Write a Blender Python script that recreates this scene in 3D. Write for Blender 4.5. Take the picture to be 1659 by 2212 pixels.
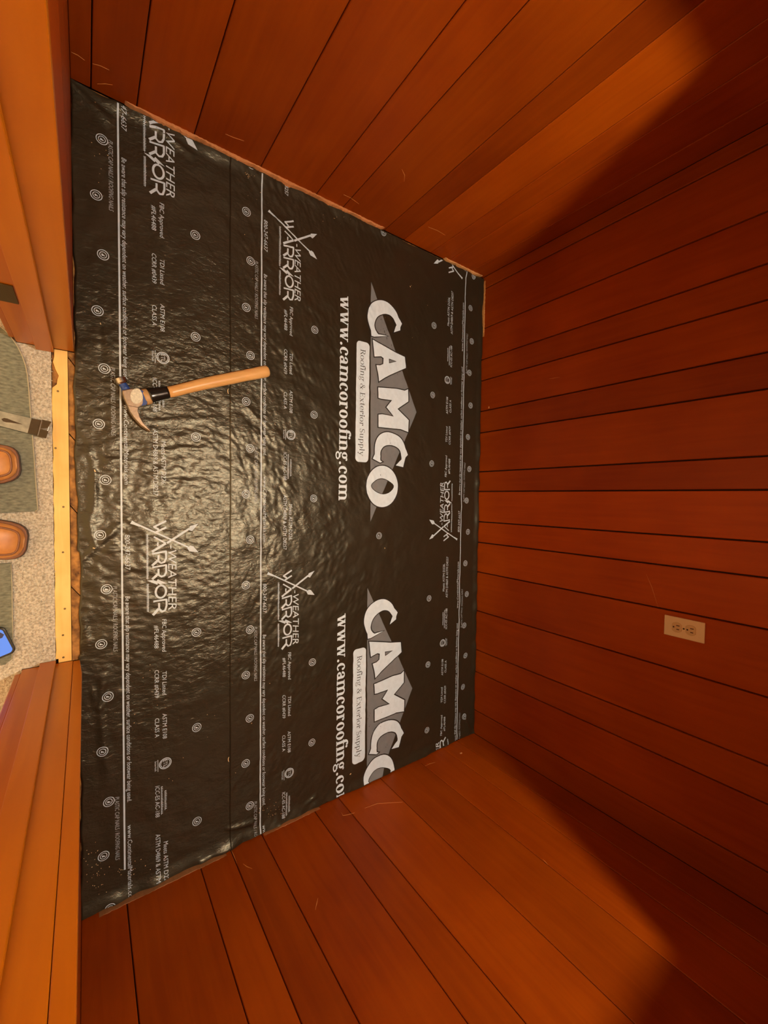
import bpy, bmesh, math, random
import numpy as np
from mathutils import Vector, Matrix, geometry

for o in list(bpy.data.objects): bpy.data.objects.remove(o)
S = bpy.context.scene
COL = S.collection
rnd = random.Random(7)

# ------------------------------------------------------------------ camera
# world: X = photographer's right, Y = into the closet, Z = up; lens 1.40 m above the closet floor
FPX, CX, CY, CAMH = 888.917, 829.5, 1106.0, 1.40
RW = np.array([[-0.013143849904380308, 0.8093800397442331, 0.5871381357681639],
               [0.9992963311153306, -0.009996712804307167, 0.03615118742929143],
               [0.03512950083805176, 0.5872001507124567, -0.8086791089017556]])
cam = bpy.data.cameras.new('camera'); camo = bpy.data.objects.new('camera', cam); COL.objects.link(camo)
cam.sensor_fit = 'HORIZONTAL'; cam.sensor_width = 36.0; cam.lens = FPX * 36.0 / 1659.0
cam.clip_start = 0.01
m = Matrix.Identity(4)
for i in range(3):
    m[i][0] = RW[0][i]; m[i][1] = -RW[1][i]; m[i][2] = -RW[2][i]
m[2][3] = CAMH
camo.matrix_world = m
S.camera = camo

def px(x, y, z=0.0):
    """photo pixel -> point on the horizontal plane at height z"""
    d = RW.T @ np.array([(x - CX) / FPX, (y - CY) / FPX, 1.0])
    t = (z - CAMH) / d[2]
    return Vector((t * d[0], t * d[1], z))

# ------------------------------------------------------------------ light and view
LAMP = Vector((0.055, 0.79, 2.28))
LAMP_STRENGTH = 3200.0
LAMP_COLOR = (1.0, 0.97, 0.76, 1)
w = bpy.data.worlds.new('world'); S.world = w; w.use_nodes = True
w.node_tree.nodes['Background'].inputs[0].default_value = (1.0, 0.62, 0.28, 1)
w.node_tree.nodes['Background'].inputs[1].default_value = 1.8  # orange ambient stands in for the unbuilt room, raised to brighten the back wall
S.view_settings.view_transform = 'Standard'; S.view_settings.look = 'None'
S.view_settings.gamma = 1.0; S.view_settings.use_curve_mapping = False
S.view_settings.exposure = 0.12

# ------------------------------------------------------------------ room numbers (metres)
XL, XR, YB, YF, ZC = -1.09, 1.20, 1.60, -0.021, 2.40
JL, JR = -0.380, 0.458            # door jamb faces

# ------------------------------------------------------------------ helpers
def new_mat(name):
    mt = bpy.data.materials.new(name); mt.use_nodes = True
    nt = mt.node_tree; b = nt.nodes['Principled BSDF']
    return mt, nt, b
def N(nt, typ, **kw):
    n = nt.nodes.new(typ)
    for k, v in kw.items():
        if k in n.inputs: n.inputs[k].default_value = v
        else: setattr(n, k, v)
    return n
def plain(name, col, rough=0.5, metal=0.0, spec=0.5, noise=0.0, nscale=60, bump=0.0):
    mt, nt, b = new_mat(name)
    b.inputs['Base Color'].default_value = (*col, 1); b.inputs['Roughness'].default_value = rough
    b.inputs['Metallic'].default_value = metal; b.inputs['Specular IOR Level'].default_value = spec
    if noise or bump:
        tc = N(nt, 'ShaderNodeTexCoord'); nz = N(nt, 'ShaderNodeTexNoise'); nz.inputs['Scale'].default_value = nscale
        nz.inputs['Detail'].default_value = 4
        nt.links.new(tc.outputs['Object'], nz.inputs['Vector'])
        if noise:
            r = N(nt, 'ShaderNodeMapRange'); r.inputs['To Min'].default_value = 1 - noise; r.inputs['To Max'].default_value = 1 + noise
            mx = N(nt, 'ShaderNodeVectorMath', operation='SCALE'); mx.inputs[0].default_value = col
            nt.links.new(nz.outputs['Fac'], r.inputs['Value']); nt.links.new(r.outputs[0], mx.inputs['Scale'])
            nt.links.new(mx.outputs[0], b.inputs['Base Color'])
        if bump:
            bp = N(nt, 'ShaderNodeBump'); bp.inputs['Distance'].default_value = bump
            nt.links.new(nz.outputs['Fac'], bp.inputs['Height']); nt.links.new(bp.outputs[0], b.inputs['Normal'])
    return mt

def wood(name, col_a, col_b, rough=0.36, stretch=(22, 22, 1.6), blotch=3.0, spec=0.35, tint=True, bumpd=0.0004):
    mt, nt, b = new_mat(name)
    L = nt.links.new
    tc = N(nt, 'ShaderNodeTexCoord'); oi = N(nt, 'ShaderNodeObjectInfo')
    off = N(nt, 'ShaderNodeVectorMath', operation='MULTIPLY_ADD')
    off.inputs[1].default_value = (1, 1, 1)
    sc = N(nt, 'ShaderNodeVectorMath', operation='SCALE'); sc.inputs[0].default_value = (37, 17, 53)
    L(oi.outputs['Random'], sc.inputs['Scale']); L(tc.outputs['Object'], off.inputs[0]); L(sc.outputs[0], off.inputs[2])
    mp = N(nt, 'ShaderNodeMapping'); mp.inputs['Scale'].default_value = stretch
    L(off.outputs[0], mp.inputs['Vector'])
    n1 = N(nt, 'ShaderNodeTexNoise'); n1.inputs['Scale'].default_value = 2.2; n1.inputs['Detail'].default_value = 6; n1.inputs['Distortion'].default_value = 0.6
    L(mp.outputs[0], n1.inputs['Vector'])
    n2 = N(nt, 'ShaderNodeTexNoise'); n2.inputs['Scale'].default_value = blotch; n2.inputs['Detail'].default_value = 3
    L(off.outputs[0], n2.inputs['Vector'])
    add = N(nt, 'ShaderNodeMath', operation='MULTIPLY_ADD'); add.inputs[1].default_value = 0.36
    L(n1.outputs['Fac'], add.inputs[0])
    m2 = N(nt, 'ShaderNodeMath', operation='MULTIPLY'); m2.inputs[1].default_value = 0.64
    L(n2.outputs['Fac'], m2.inputs[0]); L(m2.outputs[0], add.inputs[2])
    cr = N(nt, 'ShaderNodeValToRGB')
    cr.color_ramp.elements[0].position = 0.33; cr.color_ramp.elements[0].color = (*col_a, 1)
    cr.color_ramp.elements[1].position = 0.66; cr.color_ramp.elements[1].color = (*col_b, 1)
    L(add.outputs[0], cr.inputs['Fac'])
    if tint:
        mx = N(nt, 'ShaderNodeMix', data_type='RGBA', blend_type='MULTIPLY'); mx.inputs['Factor'].default_value = 1
        L(cr.outputs['Color'], mx.inputs['A']); L(oi.outputs['Color'], mx.inputs['B'])
        L(mx.outputs['Result'], b.inputs['Base Color'])
    else:
        L(cr.outputs['Color'], b.inputs['Base Color'])
    b.inputs['Roughness'].default_value = rough; b.inputs['Specular IOR Level'].default_value = spec
    bp = N(nt, 'ShaderNodeBump'); bp.inputs['Distance'].default_value = bumpd; bp.inputs['Strength'].default_value = 0.6
    L(n1.outputs['Fac'], bp.inputs['Height']); L(bp.outputs[0], b.inputs['Normal'])
    return mt

def link(name, mesh, mat=None, parent=None):
    o = bpy.data.objects.new(name, mesh); COL.objects.link(o)
    if mat is not None and not mesh.materials: mesh.materials.append(mat)
    if parent: o.parent = parent
    return o
def obj(name, bm, mat=None, parent=None, smooth=False):
    me = bpy.data.meshes.new(name); bm.normal_update(); bm.to_mesh(me); bm.free()
    if smooth:
        for p in me.polygons: p.use_smooth = True
    return link(name, me, mat, parent)
def pyobj(name, v, f, mat=None, parent=None, smooth=False):
    me = bpy.data.meshes.new(name); me.from_pydata([tuple(q) for q in v], [], f); me.update()
    if smooth:
        for p in me.polygons: p.use_smooth = True
    return link(name, me, mat, parent)
def empty(name, loc=(0, 0, 0)):
    o = bpy.data.objects.new(name, None); COL.objects.link(o); o.location = loc; o.empty_display_size = 0.05
    return o
def tag(o, label, cat, group=None, kind=None):
    o['label'] = label; o['category'] = cat
    if group: o['group'] = group
    if kind: o['kind'] = kind
    return o
def box(bm, x0, y0, z0, x1, y1, z1, bev=0.0):
    vs = [bm.verts.new((x, y, z)) for z in (z0, z1) for y in (y0, y1) for x in (x0, x1)]
    fs = [bm.faces.new([vs[i] for i in q]) for q in ((0, 2, 3, 1), (4, 5, 7, 6), (0, 1, 5, 4), (2, 6, 7, 3), (0, 4, 6, 2), (1, 3, 7, 5))]
    if bev:
        es = list({e for f in fs for e in f.edges})
        bmesh.ops.bevel(bm, geom=es, offset=bev, segments=2, profile=0.5, affect='EDGES', clamp_overlap=True)
def boxobj(name, lo, hi, mat, parent=None, bev=0.0):
    bm = bmesh.new(); box(bm, *lo, *hi, bev); return obj(name, bm, mat, parent)
def prism(name, pts, z0, z1, mat, parent=None, bev=0.0, axis='Z', smooth=False):
    """outline (list of 2D points) extruded along an axis"""
    bm = bmesh.new()
    def P(p, h): return {'Z': (p[0], p[1], h), 'X': (h, p[0], p[1]), 'Y': (p[0], h, p[1])}[axis]
    a = [bm.verts.new(P(p, z0)) for p in pts]; c = [bm.verts.new(P(p, z1)) for p in pts]
    n = len(pts)
    f1 = bm.faces.new(a[::-1]); f2 = bm.faces.new(c)
    for i in range(n): bm.faces.new((a[i], a[(i + 1) % n], c[(i + 1) % n], c[i]))
    bmesh.ops.recalc_face_normals(bm, faces=bm.faces[:])
    if bev:
        es = list(f1.edges) + list(f2.edges)
        bmesh.ops.bevel(bm, geom=es, offset=bev, segments=2, profile=0.5, affect='EDGES', clamp_overlap=True)
    bmesh.ops.triangulate(bm, faces=[f for f in bm.faces if len(f.verts) > 4])
    return obj(name, bm, mat, parent, smooth)
def tube(path, radii, seg=12, cap=True):
    """list of Vector + (ra, rb) per point; rb is along Z"""
    v, f = [], []
    for i, p in enumerate(path):
        a = path[max(i - 1, 0)]; b = path[min(i + 1, len(path) - 1)]
        t = (b - a).normalized(); side = t.cross(Vector((0, 0, 1)))
        side = side.normalized() if side.length > 1e-6 else Vector((1, 0, 0))
        up = side.cross(t).normalized()
        ra, rb = radii[i] if isinstance(radii[i], tuple) else (radii[i], radii[i])
        for k in range(seg):
            an = 2 * math.pi * k / seg
            v.append(p + side * (ra * math.cos(an)) + up * (rb * math.sin(an)))
    for i in range(len(path) - 1):
        for k in range(seg):
            f.append((i * seg + k, i * seg + (k + 1) % seg, (i + 1) * seg + (k + 1) % seg, (i + 1) * seg + k))
    if cap:
        f.append(tuple(range(seg))[::-1]); f.append(tuple(range((len(path) - 1) * seg, len(path) * seg)))
    return v, f

# ------------------------------------------------------------------ materials
M = {}
M['plank'] = wood('stained_plank_wood', (0.24, 0.033, 0.0004), (0.345, 0.057, 0.0006), rough=0.46, spec=0.18)
M['frame'] = wood('varnished_frame_wood', (0.37, 0.092, 0.0015), (0.48, 0.140, 0.003), rough=0.32)
M['backing'] = plain('dark_gap', (0.045, 0.010, 0.002), 0.9)
M['pale'] = wood('bare_pale_wood', (0.55, 0.26, 0.11), (0.78, 0.42, 0.20), rough=0.7, stretch=(60, 60, 20), tint=True)
M['pine'] = wood('bare_yellow_pine', (0.72, 0.44, 0.12), (0.86, 0.58, 0.20), rough=0.6, stretch=(3, 40, 40), blotch=14, tint=False)
M['subfloor'] = wood('rough_subfloor_wood', (0.05, 0.016, 0.004), (0.46, 0.22, 0.055), rough=0.75, stretch=(30, 30, 30), blotch=45, tint=False, bumpd=0.002)
M['ceil'] = plain('ceiling_paint', (0.32, 0.10, 0.02), 0.7)
M['shelf'] = wood('shelf_wood', (0.32, 0.075, 0.008), (0.48, 0.12, 0.012), tint=False)

def felt_mat():
    mt, nt, b = new_mat('black_woven_underlayment')
    L = nt.links.new
    tc = N(nt, 'ShaderNodeTexCoord')
    mp = N(nt, 'ShaderNodeMapping'); mp.inputs['Scale'].default_value = (1.0, 0.55, 1.0)
    L(tc.outputs['Object'], mp.inputs['Vector'])
    n1 = N(nt, 'ShaderNodeTexNoise'); n1.inputs['Scale'].default_value = 110; n1.inputs['Detail'].default_value = 4; n1.inputs['Distortion'].default_value = 0.7
    L(mp.outputs[0], n1.inputs['Vector'])
    n2 = N(nt, 'ShaderNodeTexNoise'); n2.inputs['Scale'].default_value = 2.2; n2.inputs['Detail'].default_value = 2
    L(tc.outputs['Object'], n2.inputs['Vector'])
    n3 = N(nt, 'ShaderNodeTexNoise'); n3.inputs['Scale'].default_value = 420; n3.inputs['Detail'].default_value = 1
    L(tc.outputs['Object'], n3.inputs['Vector'])
    mr = N(nt, 'ShaderNodeMapRange'); mr.inputs['From Min'].default_value = 0.35; mr.inputs['From Max'].default_value = 0.65
    mr.inputs['To Min'].default_value = 0.35; mr.inputs['To Max'].default_value = 1.0
    L(n2.outputs['Fac'], mr.inputs['Value'])
    # crinkles stronger on the front sheet (low Y)
    sx = N(nt, 'ShaderNodeSeparateXYZ'); L(tc.outputs['Object'], sx.inputs[0])
    yr = N(nt, 'ShaderNodeMapRange'); yr.inputs['From Min'].default_value = 0.38; yr.inputs['From Max'].default_value = 0.95
    yr.inputs['To Min'].default_value = 1.0; yr.inputs['To Max'].default_value = 0.35
    L(sx.outputs['Y'], yr.inputs['Value'])
    mm = N(nt, 'ShaderNodeMath', operation='MULTIPLY'); L(mr.outputs[0], mm.inputs[0]); L(yr.outputs[0], mm.inputs[1])
    bp = N(nt, 'ShaderNodeBump'); bp.inputs['Distance'].default_value = 0.0020
    L(mm.outputs[0], bp.inputs['Strength']); L(n1.outputs['Fac'], bp.inputs['Height'])
    bp2 = N(nt, 'ShaderNodeBump'); bp2.inputs['Distance'].default_value = 0.00012; bp2.inputs['Strength'].default_value = 0.6
    L(n3.outputs['Fac'], bp2.inputs['Height']); L(bp.outputs[0], bp2.inputs['Normal'])
    L(bp2.outputs[0], b.inputs['Normal'])
    b.inputs['Base Color'].default_value = (0.026, 0.0205, 0.0115, 1)
    b.inputs['Specular Tint'].default_value = (1.0, 0.94, 0.74, 1)
    b.inputs['Roughness'].default_value = 0.33; b.inputs['Specular IOR Level'].default_value = 0.6
    return mt
M['felt'] = felt_mat()
M['ink'] = plain('light_grey_print', (0.58, 0.66, 0.74), 0.5, spec=0.35, noise=0.12, nscale=90)
M['ink_dim'] = plain('dim_grey_print', (0.36, 0.39, 0.42), 0.5, spec=0.35)
M['ink_white'] = plain('white_print', (0.72, 0.83, 0.94), 0.5, spec=0.35, noise=0.10, nscale=70)
M['ink_grey'] = plain('mid_grey_print', (0.19, 0.20, 0.215), 0.5, spec=0.35, noise=0.1, nscale=40)
M['ink_black'] = plain('black_outline_print', (0.022, 0.020, 0.018), 0.45, spec=0.4)

# ------------------------------------------------------------------ the setting: floor, walls, ceiling
def plank_mesh(width, thick, height, gap=0.0034, cham=0.0016):
    """board standing along Z, front face at local y=0 looking to -y, centred on x"""
    h = width / 2 - gap / 2
    prof = [(-h, thick), (-h, cham), (-h + cham, 0), (h - cham, 0), (h, cham), (h, thick)]
    v, f = [], []
    nz = 2
    for k in range(nz):
        for (a, b) in prof: v.append((a, b, height * k / (nz - 1)))
    n = len(prof)
    for i in range(n):
        j = (i + 1) % n
        f.append((i, j, n + j, n + i))
    f.append(tuple(range(n))[::-1]); f.append(tuple(range(n, 2 * n)))
    me = bpy.data.meshes.new('plank'); me.from_pydata(v, [], f); me.update()
    me.materials.append(M['plank'])
    return me

def plank_wall(wall, bounds, tints, place, z0=0.0, gap=0.0024):
    for i in range(len(bounds) - 1):
        a, b = bounds[i], bounds[i + 1]
        if i == 0: a -= gap * .5
        if i == len(bounds) - 2: b += gap * .5
        me = plank_mesh(b - a, 0.016, ZC - z0 - 0.001, gap)
        o = link('plank', me, None, wall)
        c = (a + b) / 2
        place(o, c, z0)
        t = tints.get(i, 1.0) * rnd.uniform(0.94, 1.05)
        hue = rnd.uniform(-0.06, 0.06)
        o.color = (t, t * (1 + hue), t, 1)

T = 0.016
wl = boxobj('wall_left', (XL - 0.05, YF - 0.03, -0.02), (XL - T - 0.001, YB + 0.05, ZC), M['backing']); wl['kind'] = 'structure'
LB = [YF, 0.023, 0.128, 0.278, 0.482, 0.686, 0.797, 1.000, 1.102, 1.255, 1.360, 1.507, YB]
def pl_left(o, c, z): o.rotation_euler = (0, 0, math.pi / 2); o.location = (XL, c, z)
plank_wall(wl, LB, {7: 0.80, 8: 1.22, 9: 1.12, 10: 1.08, 6: 0.92, 3: 0.95, 0: 0.9, 1: 0.88}, pl_left, 0.002)

wr = boxobj('wall_right', (XR + T + 0.001, YF - 0.03, -0.02), (XR + 0.05, YB + 0.05, ZC), M['backing']); wr['kind'] = 'structure'
RB = [YF, 0.087, 0.289, 0.387, 0.495, 0.697, 0.806, 1.010, 1.220, 1.377, 1.480, YB]
def pl_right(o, c, z): o.rotation_euler = (0, 0, -math.pi / 2); o.location = (XR, c, z)
plank_wall(wr, RB, {3: 0.78, 4: 0.9, 5: 0.9, 7: 0.96, 8: 1.1, 9: 1.1}, pl_right, 0.002)

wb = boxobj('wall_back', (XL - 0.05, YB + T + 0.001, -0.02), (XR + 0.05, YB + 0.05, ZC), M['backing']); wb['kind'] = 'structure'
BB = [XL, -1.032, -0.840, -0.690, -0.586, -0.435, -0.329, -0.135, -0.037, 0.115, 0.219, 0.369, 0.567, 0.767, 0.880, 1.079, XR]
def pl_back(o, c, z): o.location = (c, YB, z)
plank_wall(wb, BB, {0: 1.05, 1: 1.08, 2: 1.12, 3: 1.15, 4: 1.2, 5: 1.08, 6: 1.15, 7: 1.08, 8: 1.5, 9: 1.46, 10: 1.38, 11: 1.2, 12: 1.25, 13: 1.15, 14: 1.1}, pl_back, 0.002, 0.0052)  # plank tone variation, plus extra brightness in the colour standing in for light

# front wall with the doorway
DH = 2.04
wf = empty('wall_front'); wf['kind'] = 'structure'
for (a, b, z0, z1) in ((XL - 0.05, JL - 0.02, -0.02, ZC), (JR + 0.02, XR + 0.05, -0.02, ZC), (JL - 0.02, JR + 0.02, DH + 0.02, ZC)):
    boxobj('wall_core', (a, -0.125, z0), (b, YF - T - 0.001, z1), M['backing'], wf)
    boxobj('room_side_panel', (a, -0.137, z0), (b, -0.1255, z1), M['frame'], wf)
def pl_front(o, c, z): o.rotation_euler = (0, 0, math.pi); o.location = (c, YF, z)
for bounds in ([XL, -0.95, -0.75, -0.60, JL - 0.020], [JR + 0.019, 0.62, 0.82, 0.93, 1.10, XR]):
    plank_wall(wf, bounds, {}, pl_front, 0.002)

ce = boxobj('ceiling', (XL - 0.05, -0.137, ZC + 0.001), (XR + 0.05, YB + 0.05, ZC + 0.05), M['ceil']); ce['kind'] = 'structure'

# subfloor: slab plus the diagonal boards whose cut ends show at the threshold
fl = boxobj('floor', (XL - 0.05, -0.60, -0.06), (XR + 0.05, YB + 0.05, -0.022), M['backing']); fl['kind'] = 'structure'
ends = [px(150, 772).x, px(152, 937).x, px(154, 1092).x, px(156, 1268).x]
cuts = [JL - 0.001] + ends + [JR + 0.003]
for i in range(len(cuts) - 1):
    a, b = cuts[i] + 0.002, cuts[i + 1] - 0.002
    sk = 0.030
    a2 = a + (sk if i > 0 else 0); b2 = b + (sk if i < len(cuts) - 2 else 0)
    n = 14
    pts = [(a, -0.0335), (b, -0.0335)]
    for k in range(n + 1):
        t = k / n
        x = b2 + (a2 - b2) * t
        pts.append((x, -0.0120 + rnd.uniform(-0.0005, 0.0005)))
    prism('floor_board', pts, -0.021, -0.0035 + rnd.uniform(-0.001, 0.0008), M['subfloor'], fl)
for (a, b) in ((XL, JL), (JR, XR)):
    boxobj('floor_board', (a + .001, -0.0205, -0.021), (b - .001, -0.0118, -0.004), M['subfloor'], fl)
boxobj('floor_board', (JL + .004, -0.0678, -0.0212), (px(117, 838).x - .001, -0.054, -0.005), M['subfloor'], fl)
boxobj('floor_board', (XL, -0.0115, -0.021), (XR, YB, -0.004), M['subfloor'], fl)

# door frame
dr = empty('door_1'); dr['kind'] = 'structure'
YR = -0.137
boxobj('jamb', (JL - 0.019, YR, 0.001), (JL, YF + 0.0005, DH + 0.019), M['frame'], dr, 0.0015)
boxobj('jamb', (JR, YR, 0.001), (JR + 0.018, -0.0315, DH + 0.019), M['frame'], dr, 0.0015)
prism('jamb_edge_strip', [(-0.0310, 0.002), (-0.0165, 0.002), (-0.0115, 0.105), (-0.0105, DH), (-0.0310, DH)], JR + 0.001, JR + 0.020, M['frame'], dr, 0.0012, axis='X')
boxobj('head_jamb', (JL, YR, DH), (JR, YF, DH + 0.019), M['frame'], dr, 0.0015)
boxobj('door_stop', (JL + 0.0004, -0.099, 0.004), (JL + 0.0115, -0.063, DH - 0.001), M['frame'], dr, 0.0012)
boxobj('door_stop', (JR - 0.0095, -0.101, 0.004), (JR - 0.0004, -0.068, DH - 0.001), M['frame'], dr, 0.0012)
boxobj('door_stop', (JL + 0.012, -0.100, DH - 0.011), (JR - 0.010, -0.066, DH - 0.0005), M['frame'], dr, 0.0012)
M['bronze'] = plain('aged_brass', (0.10, 0.062, 0.014), 0.45, metal=0.7)
hg = boxobj('hinge', (JL + 0.0002, -0.1365, 0.285), (JL + 0.0022, -0.104, 0.374), M['bronze'], dr, 0.0006)
v, f = tube([Vector((JL + 0.004, -0.140, 0.285)), Vector((JL + 0.004, -0.140, 0.374))], [0.0055, 0.0055], 10)
pyobj('hinge_pin', v, f, M['bronze'], hg)
# casing boards on the room side
boxobj('casing', (JL - 0.075, YR - 0.014, 0.006), (JL - 0.008, YR - 0.0005, DH + 0.07), M['frame'], dr, 0.003)
boxobj('casing', (JR + 0.008, YR - 0.014, 0.006), (JR + 0.075, YR - 0.0005, DH + 0.07), M['frame'], dr, 0.003)
boxobj('casing', (JL - 0.007, YR - 0.014, DH + 0.006), (JR + 0.007, YR - 0.0005, DH + 0.07), M['frame'], dr, 0.003)

# ------------------------------------------------------------------ closet shelf (U shaped, above the lens) and ceiling lamp
SH, SD = 1.635, 0.5735
sh = empty('closet_shelf', (XL, YB, SH))
tag(sh, 'wide U-shaped wooden closet shelf running round the upper walls', 'shelf')
def rel(o, p):
    o.parent = p; o.location = o.location - p.location; return o
rel(boxobj('shelf_board', (XL + .001, YF + .002, SH), (XL + SD, YB - SD - .001, SH + 0.019), M['shelf']), sh)
rel(boxobj('shelf_board', (XR - SD, YF + .002, SH), (XR - .001, YB - SD - .001, SH + 0.019), M['shelf']), sh)
rel(boxobj('shelf_board', (XL + .001, YB - SD, SH), (XR - .001, YB - .001, SH + 0.019), M['shelf']), sh)
for lo, hi in (((XL + .001, YF + .003, SH - .045), (XL + .020, YB - .022, SH - .0005)), ((XR - .020, YF + .003, SH - .045), (XR - .001, YB - .022, SH - .0005)),
               ((XL + .001, YB - .020, SH - .045), (XR - .001, YB - .001, SH - .0005))):
    rel(boxobj('cleat', lo, hi, M['shelf']), sh)

lm = empty('ceiling_lamp', (LAMP.x, LAMP.y, ZC))
tag(lm, 'bare round bulb in a white ceiling lampholder', 'lamp')
M['porcelain'] = plain('white_porcelain', (0.8, 0.78, 0.72), 0.25)
v, f = tube([Vector((0, 0, -0.0005)), Vector((0, 0, -0.012)), Vector((0, 0, -0.030)), Vector((0, 0, -0.062))], [0.060, 0.058, 0.034, 0.024], 24)
pyobj('lampholder', v, f, M['porcelain'], lm, True)
mt, nt, b = new_mat('glowing_bulb'); M['bulb'] = mt
b.inputs['Base Color'].default_value = (0.9, 0.85, 0.75, 1)
b.inputs['Emission Color'].default_value = LAMP_COLOR; b.inputs['Emission Strength'].default_value = LAMP_STRENGTH
bm = bmesh.new(); bmesh.ops.create_icosphere(bm, subdivisions=3, radius=0.030)
for vv in bm.verts:
    if vv.co.z > 0.018: vv.co.x *= 0.8; vv.co.y *= 0.8; vv.co.z = 0.018 + (vv.co.z - 0.018) * 3.2
o = obj('bulb', bm, M['bulb'], lm, True); o.location = (0, 0, LAMP.z - ZC)

# ------------------------------------------------------------------ underlayment height field
GX0, GX1, GY0, GY1, GS = -1.10, 1.21, -0.04, 1.61, 0.005
nx = int(round((GX1 - GX0) / GS)) + 1; ny = int(round((GY1 - GY0) / GS)) + 1
rs = np.random.RandomState(11)
KX = np.fft.fftfreq(512, GS)[:, None] * np.ones((1, 512)); KY = np.fft.fftfreq(512, GS)[None, :] * np.ones((512, 1))
def field(lmin, lmax, ang=None, aniso=1.0):
    """band-limited random field; wrinkles run along direction ang (from +X towards +Y)"""
    if ang is None: k = np.hypot(KX, KY)
    else:
        ca, sa = math.cos(ang), math.sin(ang)
        a = KX * ca + KY * sa; p_ = -KX * sa + KY * ca
        k = np.hypot(a * aniso, p_)
    band = np.exp(-(k * lmin) ** 2 * 0.7) * (1 - np.exp(-(k * lmax) ** 2))
    z = np.real(np.fft.ifft2(np.fft.fft2(rs.randn(512, 512)) * band))[:nx, :ny]
    return z / z.std()
gx = (GX0 + GS * np.arange(nx))[:, None]; gy = (GY0 + GS * np.arange(ny))[None, :]
def sst(a, b, x):
    t = np.clip((x - a) / (b - a), 0, 1); return t * t * (3 - 2 * t)
fr = 1 - sst(0.34, 0.44, gy)                       # 1 on the front sheet
lowx = 1 - sst(-0.1, 0.35, gx)
Hf = 0.0007 * field(0.09, 0.30)
mask = 0.35 + 0.65 * sst(-0.6, 0.9, field(0.2, 0.6))
Hf = Hf + (1 - fr) * mask * (0.00052 * field(0.016, 0.045, math.radians(30), 3.0) * lowx + 0.00052 * field(0.016, 0.045, math.radians(-30), 3.0) * (1 - lowx)) * (1 - 0.6 * sst(0.95, 1.25, gy))
Hf = Hf + (1 - fr) * 0.00022 * field(0.018, 0.05) * (1 - sst(0.5, 0.9, gy)) * 1.3
cen = np.exp(-((gx - 0.05) / 0.55) ** 2)
Hf = Hf + fr * (0.00018 + 0.00034 * cen) * field(0.016, 0.05, math.radians(80), 2.5) + fr * 0.0003 * cen * field(0.018, 0.05)
def ridge(p0, p1, wid, amp, taper=True):
    global Hf
    a = px(*p0); b_ = px(*p1)
    dx, dy = b_.x - a.x, b_.y - a.y; L2 = dx * dx + dy * dy
    t = np.clip(((gx - a.x) * dx + (gy - a.y) * dy) / L2, 0, 1)
    d2 = (gx - a.x - t * dx) ** 2 + (gy - a.y - t * dy) ** 2
    wv = wid * (0.35 + 0.65 * t) if taper else wid
    Hf = Hf + amp * np.exp(-d2 / wv ** 2) * (np.sin(np.pi * np.clip(t * 0.9 + 0.1, 0, 1)) ** 0.5)
for r in [((205, 1018), (190, 960), .010, .003), ((205, 1018), (265, 985), .008, .0022), ((205, 1018), (200, 1130), .014, .005), ((207, 1016), (270, 1025), .007, -.0018),
          ((260, 1034), (470, 1026), .010, -.0025), ((205, 1184), (262, 1130), .012, .0045), ((205, 1184), (165, 1222), .010, .004), ((207, 1184), (290, 1190), .012, .002),
          ((205, 1184), (185, 1100), .010, .003), ((215, 1530), (225, 1450), .014, .006), ((207, 1530), (200, 1480), .006, .004), ((215, 1530), (235, 1700), .016, .0045),
          ((215, 1530), (265, 1490), .010, .003), ((218, 700), (220, 810), .010, -.002), ((218, 700), (245, 770), .009, .0016), ((155, 190), (240, 270), .020, .010),
          ((330, 275), (420, 340), .014, .006), ((490, 1790), (560, 1770), .012, .009), ((430, 1860), (520, 1815), .012, .008), ((660, 1735), (685, 1715), .008, .007),
          ((300, 910), (470, 905), .010, .0014), ((290, 975), (480, 965), .011, .0018), ((520, 870), (620, 960), .012, .0016), ((528, 462), (560, 560), .008, .0014),
          ((240, 1560), (480, 1500), .016, .0012), ((1000, 1545), (1015, 1580), .010, .008), ((180, 1330), (190, 1400), .012, .003)]:
    ridge(*r)
# sheet turned up where it meets the walls
wav = 0.6 + 0.4 * field(0.10, 0.4) * 0.5
Hf = Hf + 0.016 * np.clip(wav, 0.2, 1.3) * sst(XR - 0.045, XR - 0.004, gx) * (0.7 + 0.3 * (gy < 0.5))
Hf = Hf + 0.008 * np.clip(wav, 0.1, 1.2) * (1 - sst(XL + 0.012, XL + 0.045, gx)) * (1 + 1.6 * (1 - sst(0.05, 0.20, gy)))
Hf = Hf + 0.010 * np.clip(wav, 0.3, 1.2) * sst(YB - 0.035, YB - 0.006, gy)
Hf = Hf - np.minimum(Hf.min() * 0, 0)
Hf = Hf - np.percentile(Hf, 2)
Hf = np.maximum(Hf, 0.0) + 0.0006
def hgt(x, y):
    i = min(max((x - GX0) / GS, 0), nx - 1.001); j = min(max((y - GY0) / GS, 0), ny - 1.001)
    a, b_ = int(i), int(j); s, t = i - a, j - b_
    return (Hf[a, b_] * (1 - s) + Hf[a + 1, b_] * s) * (1 - t) + (Hf[a, b_ + 1] * (1 - s) + Hf[a + 1, b_ + 1] * s) * t

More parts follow.
